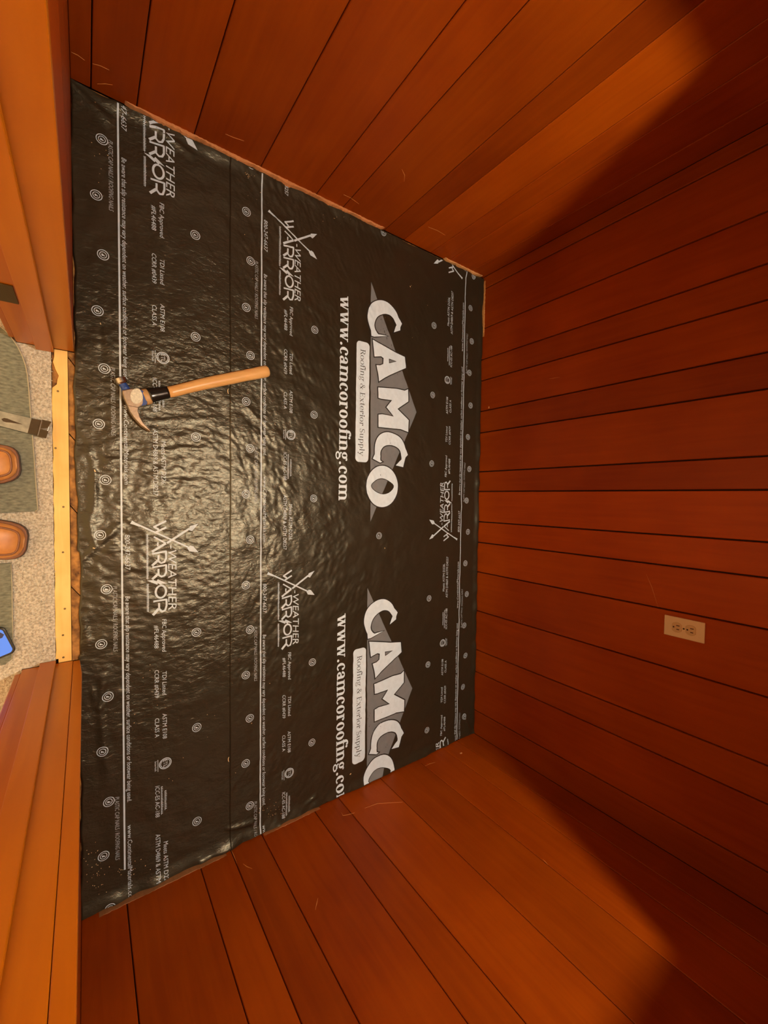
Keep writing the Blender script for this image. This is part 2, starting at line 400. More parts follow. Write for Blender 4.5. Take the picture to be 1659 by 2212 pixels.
def sheet(name, y0, y1, lift, edge_fn, xl, xr):
    n = int((xr - xl) / GS) + 1; mcount = int((y1 - y0) / GS) + 1
    xs = np.linspace(xl, xr, n); v = []
    for i, x in enumerate(xs):
        e = edge_fn(x)
        for j in range(mcount):
            t = j / (mcount - 1)
            y = e + (y1 - e) * t
            xx = x
            if i == 0: xx += edge_x(y, 0)
            if i == n - 1: xx -= edge_x(y, 1)
            v.append((xx, y, hgt(x, y) + lift))
    f = [(i * mcount + j, (i + 1) * mcount + j, (i + 1) * mcount + j + 1, i * mcount + j + 1) for i in range(n - 1) for j in range(mcount - 1)]
    # a folded under edge gives the sheet its thickness
    k = len(v)
    for i in range(n): p = v[i * mcount]; v.append((p[0], p[1] + 0.0004, max(p[2] - 0.0012 - lift * 0.6, 0.0001)))
    f += [(k + i, k + i + 1, (i + 1) * mcount, i * mcount) for i in range(n - 1)]
    o = pyobj(name, v, f, M['felt'], None, True)
    return o
ex = [[rs.uniform(0, 1) for _ in range(400)] for _ in range(2)]
def edge_x(y, s):
    q = (y + 0.1) / 0.02; a = int(q) % 399
    return 0.003 * (ex[s][a] * (1 - q % 1) + ex[s][a + 1] * (q % 1))
def edge_front(x):
    return -0.0195 + 0.0022 * math.sin(x * 9) + 0.0016 * math.sin(x * 31 + 1) + 0.001 * math.sin(x * 71) + (0.004 if 0.16 < x < 0.45 else 0.0)
def edge_back(x): return 0.3855 + 0.0006 * math.sin(x * 14 + 2)
XS0, XS1 = XL + 0.009, XR - 0.003
sheetF = sheet('roofing_underlayment', -0.02, 0.425, 0.0, edge_front, XS0, XS1)
tag(sheetF, 'narrow visible strip of black printed underlayment nearest the doorway, under the hammer', 'underlayment', 'roofing underlayment sheets on the closet floor')
sheetB = sheet('roofing_underlayment', 0.3855, YB - 0.004, 0.0016, edge_back, XS0, XS1)
tag(sheetB, 'wide black underlayment sheet with large white logo letters lapping over the front strip', 'underlayment', 'roofing underlayment sheets on the closet floor')

# ------------------------------------------------------------------ printing on the sheets
PER = 1.2375
class Print:
    """flat 2D polygons in sheet coordinates: u along X, v along Y from the sheet's near edge"""
    def __init__(s): s.v = []; s.f = []
    def poly(s, pts):
        p3 = [Vector((a, b, 0)) for a, b in pts]
        k = len(s.v); s.v += [(a, b) for a, b in pts]
        for t in geometry.tessellate_polygon([p3]): s.f.append(tuple(k + i for i in t))
    def polyh(s, outer, inner):
        loops = [[Vector((a, b, 0)) for a, b in outer], [Vector((a, b, 0)) for a, b in inner]]
        k = len(s.v); s.v += list(outer) + list(inner)
        for t in geometry.tessellate_polygon(loops): s.f.append(tuple(k + i for i in t))
    def rect(s, a, b, c, d): s.poly([(a, b), (c, b), (c, d), (a, d)])
    def stroke(s, p, q, w0, w1=None):
        w1 = w0 if w1 is None else w1
        dx, dy = q[0] - p[0], q[1] - p[1]; L = math.hypot(dx, dy) or 1e-9
        nx_, ny_ = -dy / L, dx / L
        k = len(s.v)
        s.v += [(p[0] + nx_ * w0 / 2, p[1] + ny_ * w0 / 2), (p[0] - nx_ * w0 / 2, p[1] - ny_ * w0 / 2), (q[0] - nx_ * w1 / 2, q[1] - ny_ * w1 / 2), (q[0] + nx_ * w1 / 2, q[1] + ny_ * w1 / 2)]
        s.f.append((k, k + 1, k + 2, k + 3))
    def path(s, pts, wd):
        for a, b in zip(pts[:-1], pts[1:]): s.stroke(a, b, wd)
        for a in pts[1:-1]: s.disc(a[0], a[1], wd / 2, wd / 2, 8)
    def ring(s, cx, cy, rx, ry, tx, ty, a0=0, a1=360, n=24):
        k = len(s.v)
        for i in range(n + 1):
            a = math.radians(a0 + (a1 - a0) * i / n); c, d = math.cos(a), math.sin(a)
            s.v += [(cx + rx * c, cy + ry * d), (cx + (rx - tx) * c, cy + (ry - ty) * d)]
        for i in range(n): s.f.append((k + 2 * i, k + 2 * i + 1, k + 2 * i + 3, k + 2 * i + 2))
    def disc(s, cx, cy, rx, ry, n=12):
        k = len(s.v); s.v += [(cx + rx * math.cos(2 * math.pi * i / n), cy + ry * math.sin(2 * math.pi * i / n)) for i in range(n)]
        s.f.append(tuple(range(k, k + n)))
    def add(s, o, fn):
        k = len(s.v); s.v += [fn(*p) for p in o.v]; s.f += [tuple(k + i for i in q) for q in o.f]

_tc = {}
def text2d(body, bold=0.0, res=2):
    key = (body, bold)
    if key in _tc: return _tc[key]
    cu = bpy.data.curves.new('t', 'FONT'); cu.body = body; cu.resolution_u = res; cu.offset = bold; cu.fill_mode = 'FRONT'
    to = bpy.data.objects.new('t', cu); COL.objects.link(to)
    dg = bpy.context.evaluated_depsgraph_get()
    me = bpy.data.meshes.new_from_object(to.evaluated_get(dg))
    P = Print(); P.v = [(q.co.x, q.co.y) for q in me.vertices]; P.f = [tuple(q.vertices) for q in me.polygons]
    bpy.data.objects.remove(to); bpy.data.curves.remove(cu); bpy.data.meshes.remove(me)
    _tc[key] = P
    return P
CAPH = max(p[1] for p in text2d('H').v)
def text(P, body, u0, u1, vbase, cap, shear=0.0, bold=0.0):
    T_ = text2d(body, bold)
    a = min(p[0] for p in T_.v); b = max(p[0] for p in T_.v)
    sx = (u1 - u0 - shear * cap) / (b - a); sy = cap / CAPH
    P.add(T_, lambda x, y: (u0 + (x - a) * sx + shear * y * sy, vbase + y * sy))

# --- serif lettering drawn from strokes (x-height = 1)
def serif_glyph(ch, B):
    """B = thick stem width; returns (Print, advance)"""
    P = Print(); t = B * 0.38; s = 0.10
    def sf(x, y, wd, up=False): P.rect(x - wd / 2, y - (t if up else 0), x + wd / 2, y + (0 if up else t))
    def stem(x, y0, y1, top=True, bot=True):
        P.rect(x - B / 2, y0, x + B / 2, y1)
        if bot: sf(x, y0, B + 2 * s)
        if top: P.poly([(x - B / 2 - s, y1 - t), (x + B / 2, y1 - t * 1.3), (x + B / 2, y1), (x - B / 2 - s, y1 - t * 0.2)])
    def diag(x0, y0, x1, y1, wd): P.poly([(x0 - wd / 2, y0), (x0 + wd / 2, y0), (x1 + wd / 2, y1), (x1 - wd / 2, y1)])
    if ch == 'w':
        diag(.18, 1, .50, 0, B); diag(.50, 0, .78, 1, t * 1.1); diag(.74, 1, 1.04, 0, B); diag(1.04, 0, 1.30, 1, t * 1.1)
        for x in (.18, .74): sf(x, 1, B + 2 * s, True)
        sf(1.30, 1, .36, True); return P, 1.52
    if ch in 'xy':
        if ch == 'x':
            diag(.18, 1, .80, 0, B); diag(.78, 1, .18, 0, t * 1.1); sf(.18, 0, .36); sf(.80, 0, B + .22); sf(.78, 1, .36, True)
        else:
            diag(.18, 1, .52, 0, B); diag(.84, 1, .40, -.42, t * 1.2); P.disc(.30, -.40, .13, .11); sf(.84, 1, .36, True)
        sf(.18, 1, B + .22, True); return P, 1.02
    if ch == '.': P.disc(.22, .13, .15, .14); return P, .48
    if ch == 'o': P.ring(.47, .5, .45, .52, B, t); return P, .98
    if ch == 'c': P.ring(.47, .5, .45, .52, B, t, 48, 318); P.disc(.70, .76, .13, .14); return P, .88
    if ch == 'e':
        P.ring(.47, .5, .45, .52, B * .95, t, 0, 322); P.rect(.12, .46, .90, .46 + t); return P, .92
    if ch == 'a':
        P.rect(.50, .0, .50 + B, .70); P.ring(.42, .68, .50 + B - .42, .34, B * .9, t, 0, 150); P.disc(.18, .74, .12, .12)
        P.ring(.33, .27, .30, .29, B * .9, t, 30, 330); P.stroke((.50, .56), (.30, .54), t); P.poly([(.50 + B, 0), (.50 + B + .16, .06), (.50 + B, .16)]); return P, .70 + B * .9
    if ch in 'nmur':
        if ch == 'u':
            P.rect(.16, .3, .16 + B, 1); P.ring(.45, .32, .29, .34, B, t, 180, 300); stem(.80, 0, 1, True, True); sf(.18, 1, .3, True); return P, 1.08
        stem(.24, 0, 1)
        if ch == 'r':
            P.ring(.50, .72, .24, .30, t, t, 60, 180); P.disc(.62, .84, .14, .14); return P, .80
        x = .24
        for i in range(2 if ch == 'm' else 1):
            P.ring(x + .30, .66, .30 + B / 2, .36, B, t * 1.2, 0, 165); P.rect(x + .60 - B / 2, 0, x + .60 + B / 2, .68); sf(x + .60, 0, B + 2 * s); x += .60
        return P, x + .27
    if ch == 'i': stem(.24, 0, 1); P.disc(.24, 1.32, .14, .14); return P, .50
    if ch == 'l': stem(.24, 0, 1.5); return P, .50
    if ch == 'f': P.rect(.24 - B / 2, 0, .24 + B / 2, 1.2); sf(.24, 0, B + .2); P.ring(.50, 1.18, .26 + B / 2, .36, B, t, 70, 180); P.disc(.60, 1.38, .13, .13); P.rect(.02, 1 - t, .56, 1); return P, .60
    if ch == 't': P.rect(.26 - B / 2, .25, .26 + B / 2, 1.25); P.ring(.48, .26, .22 + B / 2, .28, B, t, 180, 300); P.rect(.02, 1 - t, .58, 1); return P, .64
    if ch == 'p': stem(.24, -.45, 1); P.ring(.52, .5, .42, .52, B, t, -130, 150); return P, 1.02
    if ch == 'g':
        P.ring(.44, .68, .36, .34, B * .85, t); P.ring(.46, -.16, .42, .27, B * .6, t * 1.2); P.ring(.30, .22, .2, .14, t * 1.3, t * 1.3, 110, 260); P.stroke((.26, .10), (.66, .06), B * .7); P.stroke((.66, .90), (.90, .98), t * 1.3); P.disc(.90, .92, .10, .10); return P, .98
    if ch == 'R':
        P.rect(.24 - B / 2, 0, .24 + B / 2, 1.45); sf(.24, 0, B + .3); sf(.22, 1.45, B + .3, True); P.ring(.50, 1.07, .44, .38, B, t, -95, 95); P.stroke((.24, 1.45 - t / 2), (.52, 1.45 - t / 2), t); P.stroke((.24, .70), (.52, .70), t)
        P.poly([(.50, .72), (.50 + B, .72), (1.14, .0), (.92, 0)]); return P, 1.16
    if ch == 'E':
        P.rect(.24 - B / 2, 0, .24 + B / 2, 1.45); P.rect(.06, 0, .96, t); P.rect(.06, 1.45 - t, .90, 1.45); P.rect(.24, .72, .70, .72 + t); P.rect(.90, 0, .96, .36); P.rect(.84, 1.12, .90, 1.45); P.rect(.67, .58, .72, .92); return P, 1.06
    if ch == 'S':
        P.ring(.45, 1.09, .36, .38, B * .8, t, 40, 230); P.ring(.45, .38, .40, .40, B * .8, t, -150, 60); P.stroke((.22, .84), (.68, .60), B * .95); P.rect(.76, 1.08, .80, 1.45); P.rect(.08, 0, .12, .40); return P, .94
    if ch == '&':
        P.ring(.50, 1.14, .26, .32, B * .7, t); P.ring(.46, .36, .44, .38, B * .8, t, 120, 400); P.stroke((.36, .96), (1.02, .04), B * .85); P.stroke((.62, .92), (.30, .66), t); P.rect(.84, .74, 1.18, .74 + t); P.stroke((1.00, .76), (.78, .16), t); return P, 1.25
    return P, .55
def serif(P, body, u0, u1, vbase, xh, B, track=0.02):
    x = 0; parts = []
    for ch in body:
        if ch == ' ': x += .50; continue
        g, adv = serif_glyph(ch, B); parts.append((g, x)); x += adv + track
    k = (u1 - u0) / (x - track)
    for g, gx_ in parts: P.add(g, lambda a, b, gx_=gx_: (u0 + (gx_ + a) * k, vbase + b * xh))

V0B = 0.3855                                       # back sheet near edge
V0F, DUF = -0.0205, -0.1885                        # front sheet near edge and shift of its print
UF0, VTOT = 0.468, 1.195                           # the far half of a sheet is printed turned round
def place(sheet_o, P, name, mat, level, back=True, flip=False, shift=0.0, grid=0.0, label=None):
    bm = bmesh.new(); vs = []
    for (u, v) in P.v:
        if flip: u, v = UF0 - u, VTOT - v
        if back: X, Y = u + shift, v + V0B
        else: X, Y = u + DUF + shift, v + V0F
        vs.append(bm.verts.new((X, Y, 0)))
    for q in P.f:
        if len(set(q)) < 3: continue
        try: bm.faces.new([vs[i] for i in q])
        except ValueError: pass
    xs = [q.co.x for q in bm.verts]
    ymax = YB - 0.012 if back else 0.384
    if max(xs) < XS0 or min(xs) > XS1: bm.free(); return None
    def cut(co, no, clear):
        g = bm.verts[:] + bm.edges[:] + bm.faces[:]
        bmesh.ops.bisect_plane(bm, geom=g, dist=1e-6, plane_co=co, plane_no=no, clear_outer=clear)
    if max(xs) > XS1 - .003: cut((XS1 - .004, 0, 0), (1, 0, 0), True)
    if min(xs) < XS0 + .004: cut((XS0 + .004, 0, 0), (-1, 0, 0), True)
    if bm.verts and max(q.co.y for q in bm.verts) > ymax: cut((0, ymax, 0), (0, 1, 0), True)
    if not bm.faces: bm.free(); return None
    if grid:
        x0, x1 = min(q.co.x for q in bm.verts), max(q.co.x for q in bm.verts)
        y0, y1 = min(q.co.y for q in bm.verts), max(q.co.y for q in bm.verts)
        for k in range(1, int((x1 - x0) / grid) + 1): cut((x0 + k * grid, 0, 0), (1, 0, 0), False)
        for k in range(1, int((y1 - y0) / grid) + 1): cut((0, y0 + k * grid, 0), (0, 1, 0), False)
    for q in bm.verts: q.co.z = hgt(q.co.x, q.co.y) + (0.0016 if back else 0.0) + level
    bmesh.ops.recalc_face_normals(bm, faces=bm.faces[:])
    for q in bm.faces:
        if q.normal.z < 0: q.normal_flip()
    o = obj(name, bm, mat, sheet_o, True)
    if label: o['label'] = label
    return o

def to_uv(x, y):                                   # pixel on the back sheet -> sheet coordinates
    p_ = px(x, y, 0.001); return (p_.x, p_.y - V0B)
Lv = 0.0005

# small repeated print of one edge of the sheet
def edge_print():
    OUT = []
    def tx(name, mat, *a, **k):
        q_ = Print(); text(q_, *a, **k); OUT.append((q_, name, mat, 0.0)); return q_
    I_, D_ = M['ink'], M['ink_dim']
    tx('printed_notice', I_, '800-247-6637', .305, .409, .1120, .0125, .18)
    tx('printed_notice', I_, 'Be aware that slip resistance may vary dependent on weather, surface conditions or footwear being used.', .485, 1.100, .1120, .0115, .18)
    tx('printed_notice', I_, 'www.ContinentalMaterials.com', -.068 + PER, .162 + PER, .1120, .0115, .18)
    for k in (0, 1): tx('printed_nail_note', D_, 'PLASTIC CAP NAILS / ROOFING NAILS', .452 + k * PER / 2, .643 + k * PER / 2, .0815, .0105, .18)
    tx('printed_rating', I_, 'FBC Approved', .568, .669, .2060, .0115, .15); tx('printed_rating', I_, '#FL46488', .583, .655, .1850, .0115, .15)
    tx('printed_rating', I_, 'TDI Listed', .729, .804, .2060, .0115, .15); tx('printed_rating', I_, 'CCRR #0439', .720, .807, .1850, .0115, .15)
    tx('printed_rating', I_, 'ASTM E108', .861, .941, .2060, .0115, .15); tx('printed_rating', I_, 'CLASS A', .869, .930, .1850, .0115, .15)
    E_ = Print(); OUT.append((E_, 'printed_circle_mark', I_, 0.0))
    E_.ring(1.018, .2125, .0175, .0175, .0024, .0024); E_.ring(1.018, .2125, .0135, .0135, .0016, .0016)
    text(E_, 'ETL', 1.007, 1.029, .2075, .0105); E_.rect(1.000, .1915, 1.037, .1930); text(E_, 'Intertek', 1.003, 1.034, .1835, .0058)
    tx('printed_rating', I_, 'ICC-ES AC-188', 1.081, 1.181, .1850, .0115, .15)
    for (a, b_, v_) in ((1.088, 1.174, .2005), (1.104, 1.166, .2105)):
        u = a; C = Print(); OUT.append((C, 'printed_small_line', I_, 0.0))
        while u < b_: C.rect(u, v_, u + .0022, v_ + .0058 * rnd.uniform(.7, 1)); C.rect(u, v_, u + .0053, v_ + .0012); u += .0052
    tx('printed_rating', I_, 'Meets ASTM D226,', .028 + PER, .160 + PER, .2065, .0125, .12); tx('printed_rating', I_, 'ASTM D4869 & ASTM D8257', -.005 + PER, .192 + PER, .1850, .0125, .12)
    # weather warrior emblem, strokes traced from the sheet
    W_ = Print(); OUT.append((W_, 'printed_emblem', I_, 0.006)); k = 0.09947
    def c(a, b_): u, v_ = to_uv(570 + a * k, 440 + b_ * k); return (u + PER, v_)
    sc = (to_uv(612, 600)[0] - to_uv(612, 599)[0]) * k
    def st(pts, wd): W_.path([c(*q) for q in pts], wd * sc)
    st([(110, 165), (985, 1050)], 30); W_.stroke(c(95, 160), c(150, 215), 66 * sc, 44 * sc); W_.stroke(c(150, 215), c(230, 295), 44 * sc, 30 * sc)
    W_.poly([c(965, 1060), c(1015, 1030), c(1062, 1065), c(1145, 1222), c(1000, 1135)])
    st([(650, 815), (1000, 700)], 40); W_.poly([c(985, 715), c(1015, 655), c(1148, 668), c(1045, 768)])
    st([(640, 385), (450, 412), (525, 500)], 36); st([(480, 528), (640, 508)], 36)
    st([(445, 600), (632, 812)], 28); st([(632, 812), (412, 872)], 44); st([(508, 735), (505, 812)], 26)
    for dv in (0, 262):
        st([(415, 915 + dv), (632, 965 + dv), (632, 1100 + dv), (605, 1155 + dv), (555, 1155 + dv), (512, 1100 + dv), (512, 985 + dv)], 34); st([(505, 1080 + dv), (412, 1140 + dv)], 44)
    W_.poly([c(328, 1385), c(432, 1425), c(480, 1470), c(500, 1440), c(645, 1595), c(560, 1550), c(550, 1575), c(500, 1515), c(490, 1540)])
    ou = c(545, 1700); W_.ring(ou[0], ou[1], 137 * sc, abs(c(640, 1700)[1] - ou[1]) * 1.02, 34 * sc, 34 * sc * 1.1, 0, 360, 28)
    st([(425, 1835), (632, 1890), (632, 2010), (608, 2090), (560, 2090), (515, 2020), (515, 1905)], 34); st([(510, 2010), (415, 2090)], 46)
    a0, a1 = c(665, 860), c(665, 2140); ht = c(790, 1500)[1] - c(660, 1500)[1]
    text(W_, '-WEATHER', a0[0], a1[0], a0[1], ht, .20)
    for (p0, p1) in ((500, 1360), (1450, 1980)):
        q0, q1 = c(322, p0), c(322, p1); u = q0[0]
        while u < q1[0]:
            W_.rect(u, q0[1], u + .0016, q0[1] + .0075 * rnd.uniform(.75, 1)); W_.rect(u, q0[1] + .003, u + .0043, q0[1] + .0044); u += .0042
    # rows of printed nail marks
    for i in range(8): G = Print(); nail_mark(G, .304 + i * PER / 8, .053 if i % 2 == 0 else .067); OUT.append((G, 'printed_nail_mark', I_, 0.0))
    for i in range(1, 4): G = Print(); nail_mark(G, .316 + i * PER / 4, .303); OUT.append((G, 'printed_nail_mark', I_, 0.0))
    return OUT
def nail_mark(G, u, v):
    G.ring(u, v, .0140, .0140, .0019, .0019, 0, 360, 20); G.ring(u, v, .0088, .0088, .0017, .0017, 0, 360, 16)
    G.stroke((u - .002, v - .0035), (u + .0025, v + .0035), .0026); G.disc(u + .001, v - .002, .0022, .0022, 6)
EP = edge_print()
def lay_edge(sh_o, back, flip):
    for k in (-2, -1, 0, 1):
        for (P_, nm, mt_, gr) in EP: place(sh_o, P_, nm, mt_, Lv, back, flip, k * PER, gr)
lay_edge(sheetF, False, False); lay_edge(sheetB, True, False); lay_edge(sheetB, True, True)
ST = Print(); ST.rect(-1.2, .1020, 1.3, .1065)
place(sheetF, ST, 'printed_line', M['ink'], Lv, False, False, 0.0, 0.005); place(sheetB, ST, 'printed_line', M['ink'], Lv, True, False, 0.0, 0.005)
ST2 = Print(); ST2.rect(-1.2, .1020, 1.7, .1065)
place(sheetB, ST2, 'printed_line', M['ink'], Lv, True, True, 0.0, 0.005)

# large logo
def zc(a, b_): return to_uv(720 + a * .24420, 600 + b_ * .24420)
def spl(pts, closed=True, sub=4):
    out = []; n = len(pts)
    for i in range(n if closed else n - 1):
        p0, p1, p2, p3 = pts[(i - 1) % n], pts[i], pts[(i + 1) % n], pts[(i + 2) % n]
        for s_ in range(sub):
            t = s_ / sub
            out.append(tuple(0.5 * (2 * p1[k] + (p2[k] - p0[k]) * t + (2 * p0[k] - 5 * p1[k] + 4 * p2[k] - p3[k]) * t * t + (3 * p1[k] - p0[k] - 3 * p2[k] + p3[k]) * t ** 3) for k in (0, 1)))
    if not closed: out.append(pts[-1])
    return out
C1o = [(475, 518), (415, 520), (357, 523), (330, 470), (308, 400), (299, 335), (312, 268), (342, 224), (390, 203), (440, 205), (492, 232), (540, 288), (570, 355), (588, 440), (587, 468)]
C1i = [(530, 486), (545, 440), (540, 390), (512, 346), (470, 323), (430, 325), (390, 345), (366, 385), (360, 430), (376, 476), (418, 505)]
C1 = spl(C1o[2:14], False, 3) + [C1o[14]] + [C1i[0]] + spl(C1i[1:], False, 3) + [(475, 518)]
C2a = [(410, 1636), (366, 1612), (362, 1560), (364, 1500), (377, 1440), (405, 1392), (450, 1369), (500, 1371), (560, 1396), (605, 1440), (632, 1510), (636, 1590), (612, 1676)]
C2b = [(548, 1660), (584, 1622), (597, 1570), (580, 1522), (540, 1491), (490, 1480), (445, 1492), (416, 1530), (411, 1580), (428, 1628)]
C2 = [C2a[0]] + spl(C2a[1:12], False, 3) + [C2a[12], C2b[0]] + spl(C2b[1:], False, 3)
Al = [(345, 549), (430, 598), (530, 655), (628, 703), (637, 800), (500, 860), (452, 885), (400, 918), (392, 850), (378, 774), (410, 776), (437, 765), (441, 712), (420, 697), (361, 699), (352, 620)]
Ah = [(487, 717), (556, 742), (488, 759)]
Ml = [(392, 972), (560, 984), (628, 1000), (657, 987), (658, 1096), (565, 1160), (661, 1262), (658, 1366), (590, 1340), (500, 1332), (395, 1321), (395, 1212), (430, 1208), (530, 1229), (465, 1146), (515, 1085), (420, 1072), (395, 1064)]
Oo = [(427 + 139 * math.cos(2 * math.pi * i / 40), 1846 + 183 * math.sin(2 * math.pi * i / 40)) for i in range(40)]
Oi = spl([(328, 1840), (370, 1790), (425, 1774), (482, 1795), (531, 1840), (502, 1892), (440, 1916), (370, 1892)], True, 3)
def outset(pts, d):
    out = []; n = len(pts)
    ar = sum(pts[i][0] * pts[(i + 1) % n][1] - pts[(i + 1) % n][0] * pts[i][1] for i in range(n))
    s_ = 1 if ar > 0 else -1
    for i in range(n):
        a, b_, c_ = pts[i - 1], pts[i], pts[(i + 1) % n]
        e1 = (b_[0] - a[0], b_[1] - a[1]); e2 = (c_[0] - b_[0], c_[1] - b_[1])
        l1 = math.hypot(*e1) or 1; l2 = math.hypot(*e2) or 1
        n1 = (e1[1] / l1, -e1[0] / l1); n2 = (e2[1] / l2, -e2[0] / l2)
        mx_, my_ = n1[0] + n2[0], n1[1] + n2[1]; l = math.hypot(mx_, my_) or 1
        kk = d / max(0.5, (l / 2))
        out.append((b_[0] + s_ * mx_ / l * kk, b_[1] + s_ * my_ / l * kk))
    return out
roof, pill, pilt, url = Print(), Print(), Print(), Print()
letters = []
Z = lambda L: [zc(*q) for q in L]
roof.poly(Z([(330, 38), (733, 1190), (324, 2158), (326, 1400), (327, 520)]))
for L in (C1, C2, Ml):
    a_, b_ = Print(), Print(); a_.poly(Z(outset(L, 9))); b_.poly(Z(L)); letters.append((a_, b_))
for L, h_ in ((Al, Ah), (Oo, Oi)):
    a_, b_ = Print(), Print(); a_.polyh(Z(outset(L, 9)), Z(outset(h_, -6))); b_.polyh(Z(L), Z(h_)); letters.append((a_, b_))
# dark patch above the roof line inside the last letter
pr = [(203, 552), (305, 552), (305, 1635), (203, 1635)]
def rr(a0, b0, a1, b1, r, n=6):
    out = []
    for (cx_, cy_, s0) in ((a1 - r, b0 + r, -90), (a1 - r, b1 - r, 0), (a0 + r, b1 - r, 90), (a0 + r, b0 + r, 180)):
        for i in range(n + 1):
            an = math.radians(s0 + 90 * i / n); out.append((cx_ + r * math.cos(an), cy_ + r * math.sin(an)))
    return out
p0, p1 = zc(203, 552), zc(305, 1635)
pill.poly(rr(p0[0], p0[1], p1[0], p1[1], 0.016))
t0, t1 = zc(238, 630), zc(238, 1578)
serif(pilt, 'Roofing & Exterior Supply', t0[0], t1[0], t0[1], (zc(268, 700)[1] - zc(238, 700)[1]), .15)
t0, t1 = zc(60, 150), zc(60, 1972)
serif(url, 'www.camcoroofing.com', t0[0], t1[0], t0[1], (zc(130, 700)[1] - zc(60, 700)[1]), .29)
RM = Print()
nail_mark(RM, .159, .604)
for k in (-1, 0, 1):
    sft = k * 1.2345
    for P_, nm, mt_, lv in ((roof, 'printed_roof_shape', M['ink_grey'], .0003), 
                            (pill, 'printed_banner', M['ink_white'], .0004), (pilt, 'printed_banner_text', M['ink_black'], .0008), (url, 'printed_web_address', M['ink_white'], .0006)):
        place(sheetB, P_, nm, mt_, lv, True, False, sft, 0.006)
    for a_, b_ in letters:
        place(sheetB, a_, 'printed_letter_outline', M['ink_black'], .0006, True, False, sft, 0.006); place(sheetB, b_, 'printed_letter', M['ink_white'], .0009, True, False, sft, 0.006)
    place(sheetB, RM, 'printed_nail_mark', M['ink'], Lv, True, False, sft)

# ------------------------------------------------------------------ pale ragged wood left showing along the wall bottoms
def ragged(name, along, a0, a1, base, wd, z0, z1, tint, side):
    n = int((a1 - a0) / 0.006); v = []; f = []
    for i in range(n + 1):
        a = a0 + (a1 - a0) * i / n
        w_ = wd * (0.55 + 0.45 * math.sin(a * 23 + 1) * math.sin(a * 57)) + rnd.uniform(0, wd * 0.35)
        w_ *= min(1, i / 6, (n - i) / 6) + 0.05
        z = z1 + rnd.uniform(-0.0012, 0.0012)
        for (q, zz) in ((0.0003, z0), (0.0003, z), (w_ * .75, z - .0008), (w_, z0)):
            p_ = (base + side * q, a, zz) if along == 'Y' else (a, base + side * q, zz)
            v.append(p_)
    for i in range(n):
        for k in range(3): f.append((4 * i + k, 4 * i + k + 1, 4 * i + 4 + k + 1, 4 * i + 4 + k))
    f.append((0, 1, 2, 3)); f.append((4 * n + 3, 4 * n + 2, 4 * n + 1, 4 * n))
    o = pyobj(name, v, f, M['pale'], None); o.color = (*tint, 1)
    bm = bmesh.new(); bm.from_mesh(o.data); bmesh.ops.recalc_face_normals(bm, faces=bm.faces[:]); bm.to_mesh(o.data); bm.free()
    return o
tag(ragged('wood_sliver', 'Y', 0.10, 0.99, XL, 0.012, 0.0005, 0.016, (.85, .66, .52), 1), 'long ragged pale wood edge between left plank wall and underlayment', 'wood strip')
tag(ragged('wood_sliver', 'Y', 1.33, 1.585, XL, 0.010, 0.0005, 0.0155, (1, .9, .7), 1), 'short ragged pale wood edge in the back left corner', 'wood strip')
tag(ragged('wood_sliver', 'Y', 0.02, 0.37, XR, 0.0026, 0.0005, 0.0245, (.42, .34, .26), -1), 'thin brown wood edge along the right wall near the doorway', 'wood strip')
tag(ragged('wood_sliver', 'Y', 0.50, 0.72, XR, 0.0022, 0.0005, 0.018, (.5, .36, .27), -1), 'thin pale wood edge along the right wall beside the seam of the sheets', 'wood strip')
tag(ragged('wood_sliver', 'X', -1.07, -0.80, YB, 0.006, 0.0005, 0.019, (1, .9, .6), -1), 'thin pale wood edge at the foot of the back wall', 'wood strip')

# ------------------------------------------------------------------ threshold strip
q = lambda a, b_: (px(a, b_).x, px(a, b_).y)
ty0, ty1 = -0.0680, -0.0345
tp = [(JL + .001, ty1), (JL + .001, -0.0625), (px(116, 770).x, -.0625), (px(117, 782).x, -0.0655), (px(124, 800).x, -0.0595), (px(128, 812).x, -0.0535), (px(128, 820).x, -0.0565), (px(121, 830).x, -0.0580), (px(117, 838).x, -0.0675)]
x = tp[-1][0]
while x < JR - 0.03:
    x += 0.02; tp.append((x, ty0 + rnd.uniform(-0.0010, 0.0008)))
tp += [(JR - 0.011, ty0), (JR - 0.011, -0.0630), (JR - 0.0005, -0.0630), (JR - 0.0005, ty1)]
th = prism('threshold_strip', tp, -0.0215, 0.0005, M['pine'], None, 0.0006)
tag(th, 'bare yellow pine strip across the doorway floor', 'threshold')
M['nail'] = plain('dark_nail', (0.16, 0.10, 0.035), 0.5, metal=0.4)
for (a, b_) in ((125, 845), (120, 968), (137, 1095), (136, 1193), (140, 1315), (136, 1372), (137, 1420)):
    p_ = px(a, b_, 0.0005); v, f = tube([Vector((p_.x, p_.y, -0.004)), Vector((p_.x, p_.y, 0.0008))], [0.0028, 0.0028], 8)
    pyobj('nail', v, f, M['nail'], th)

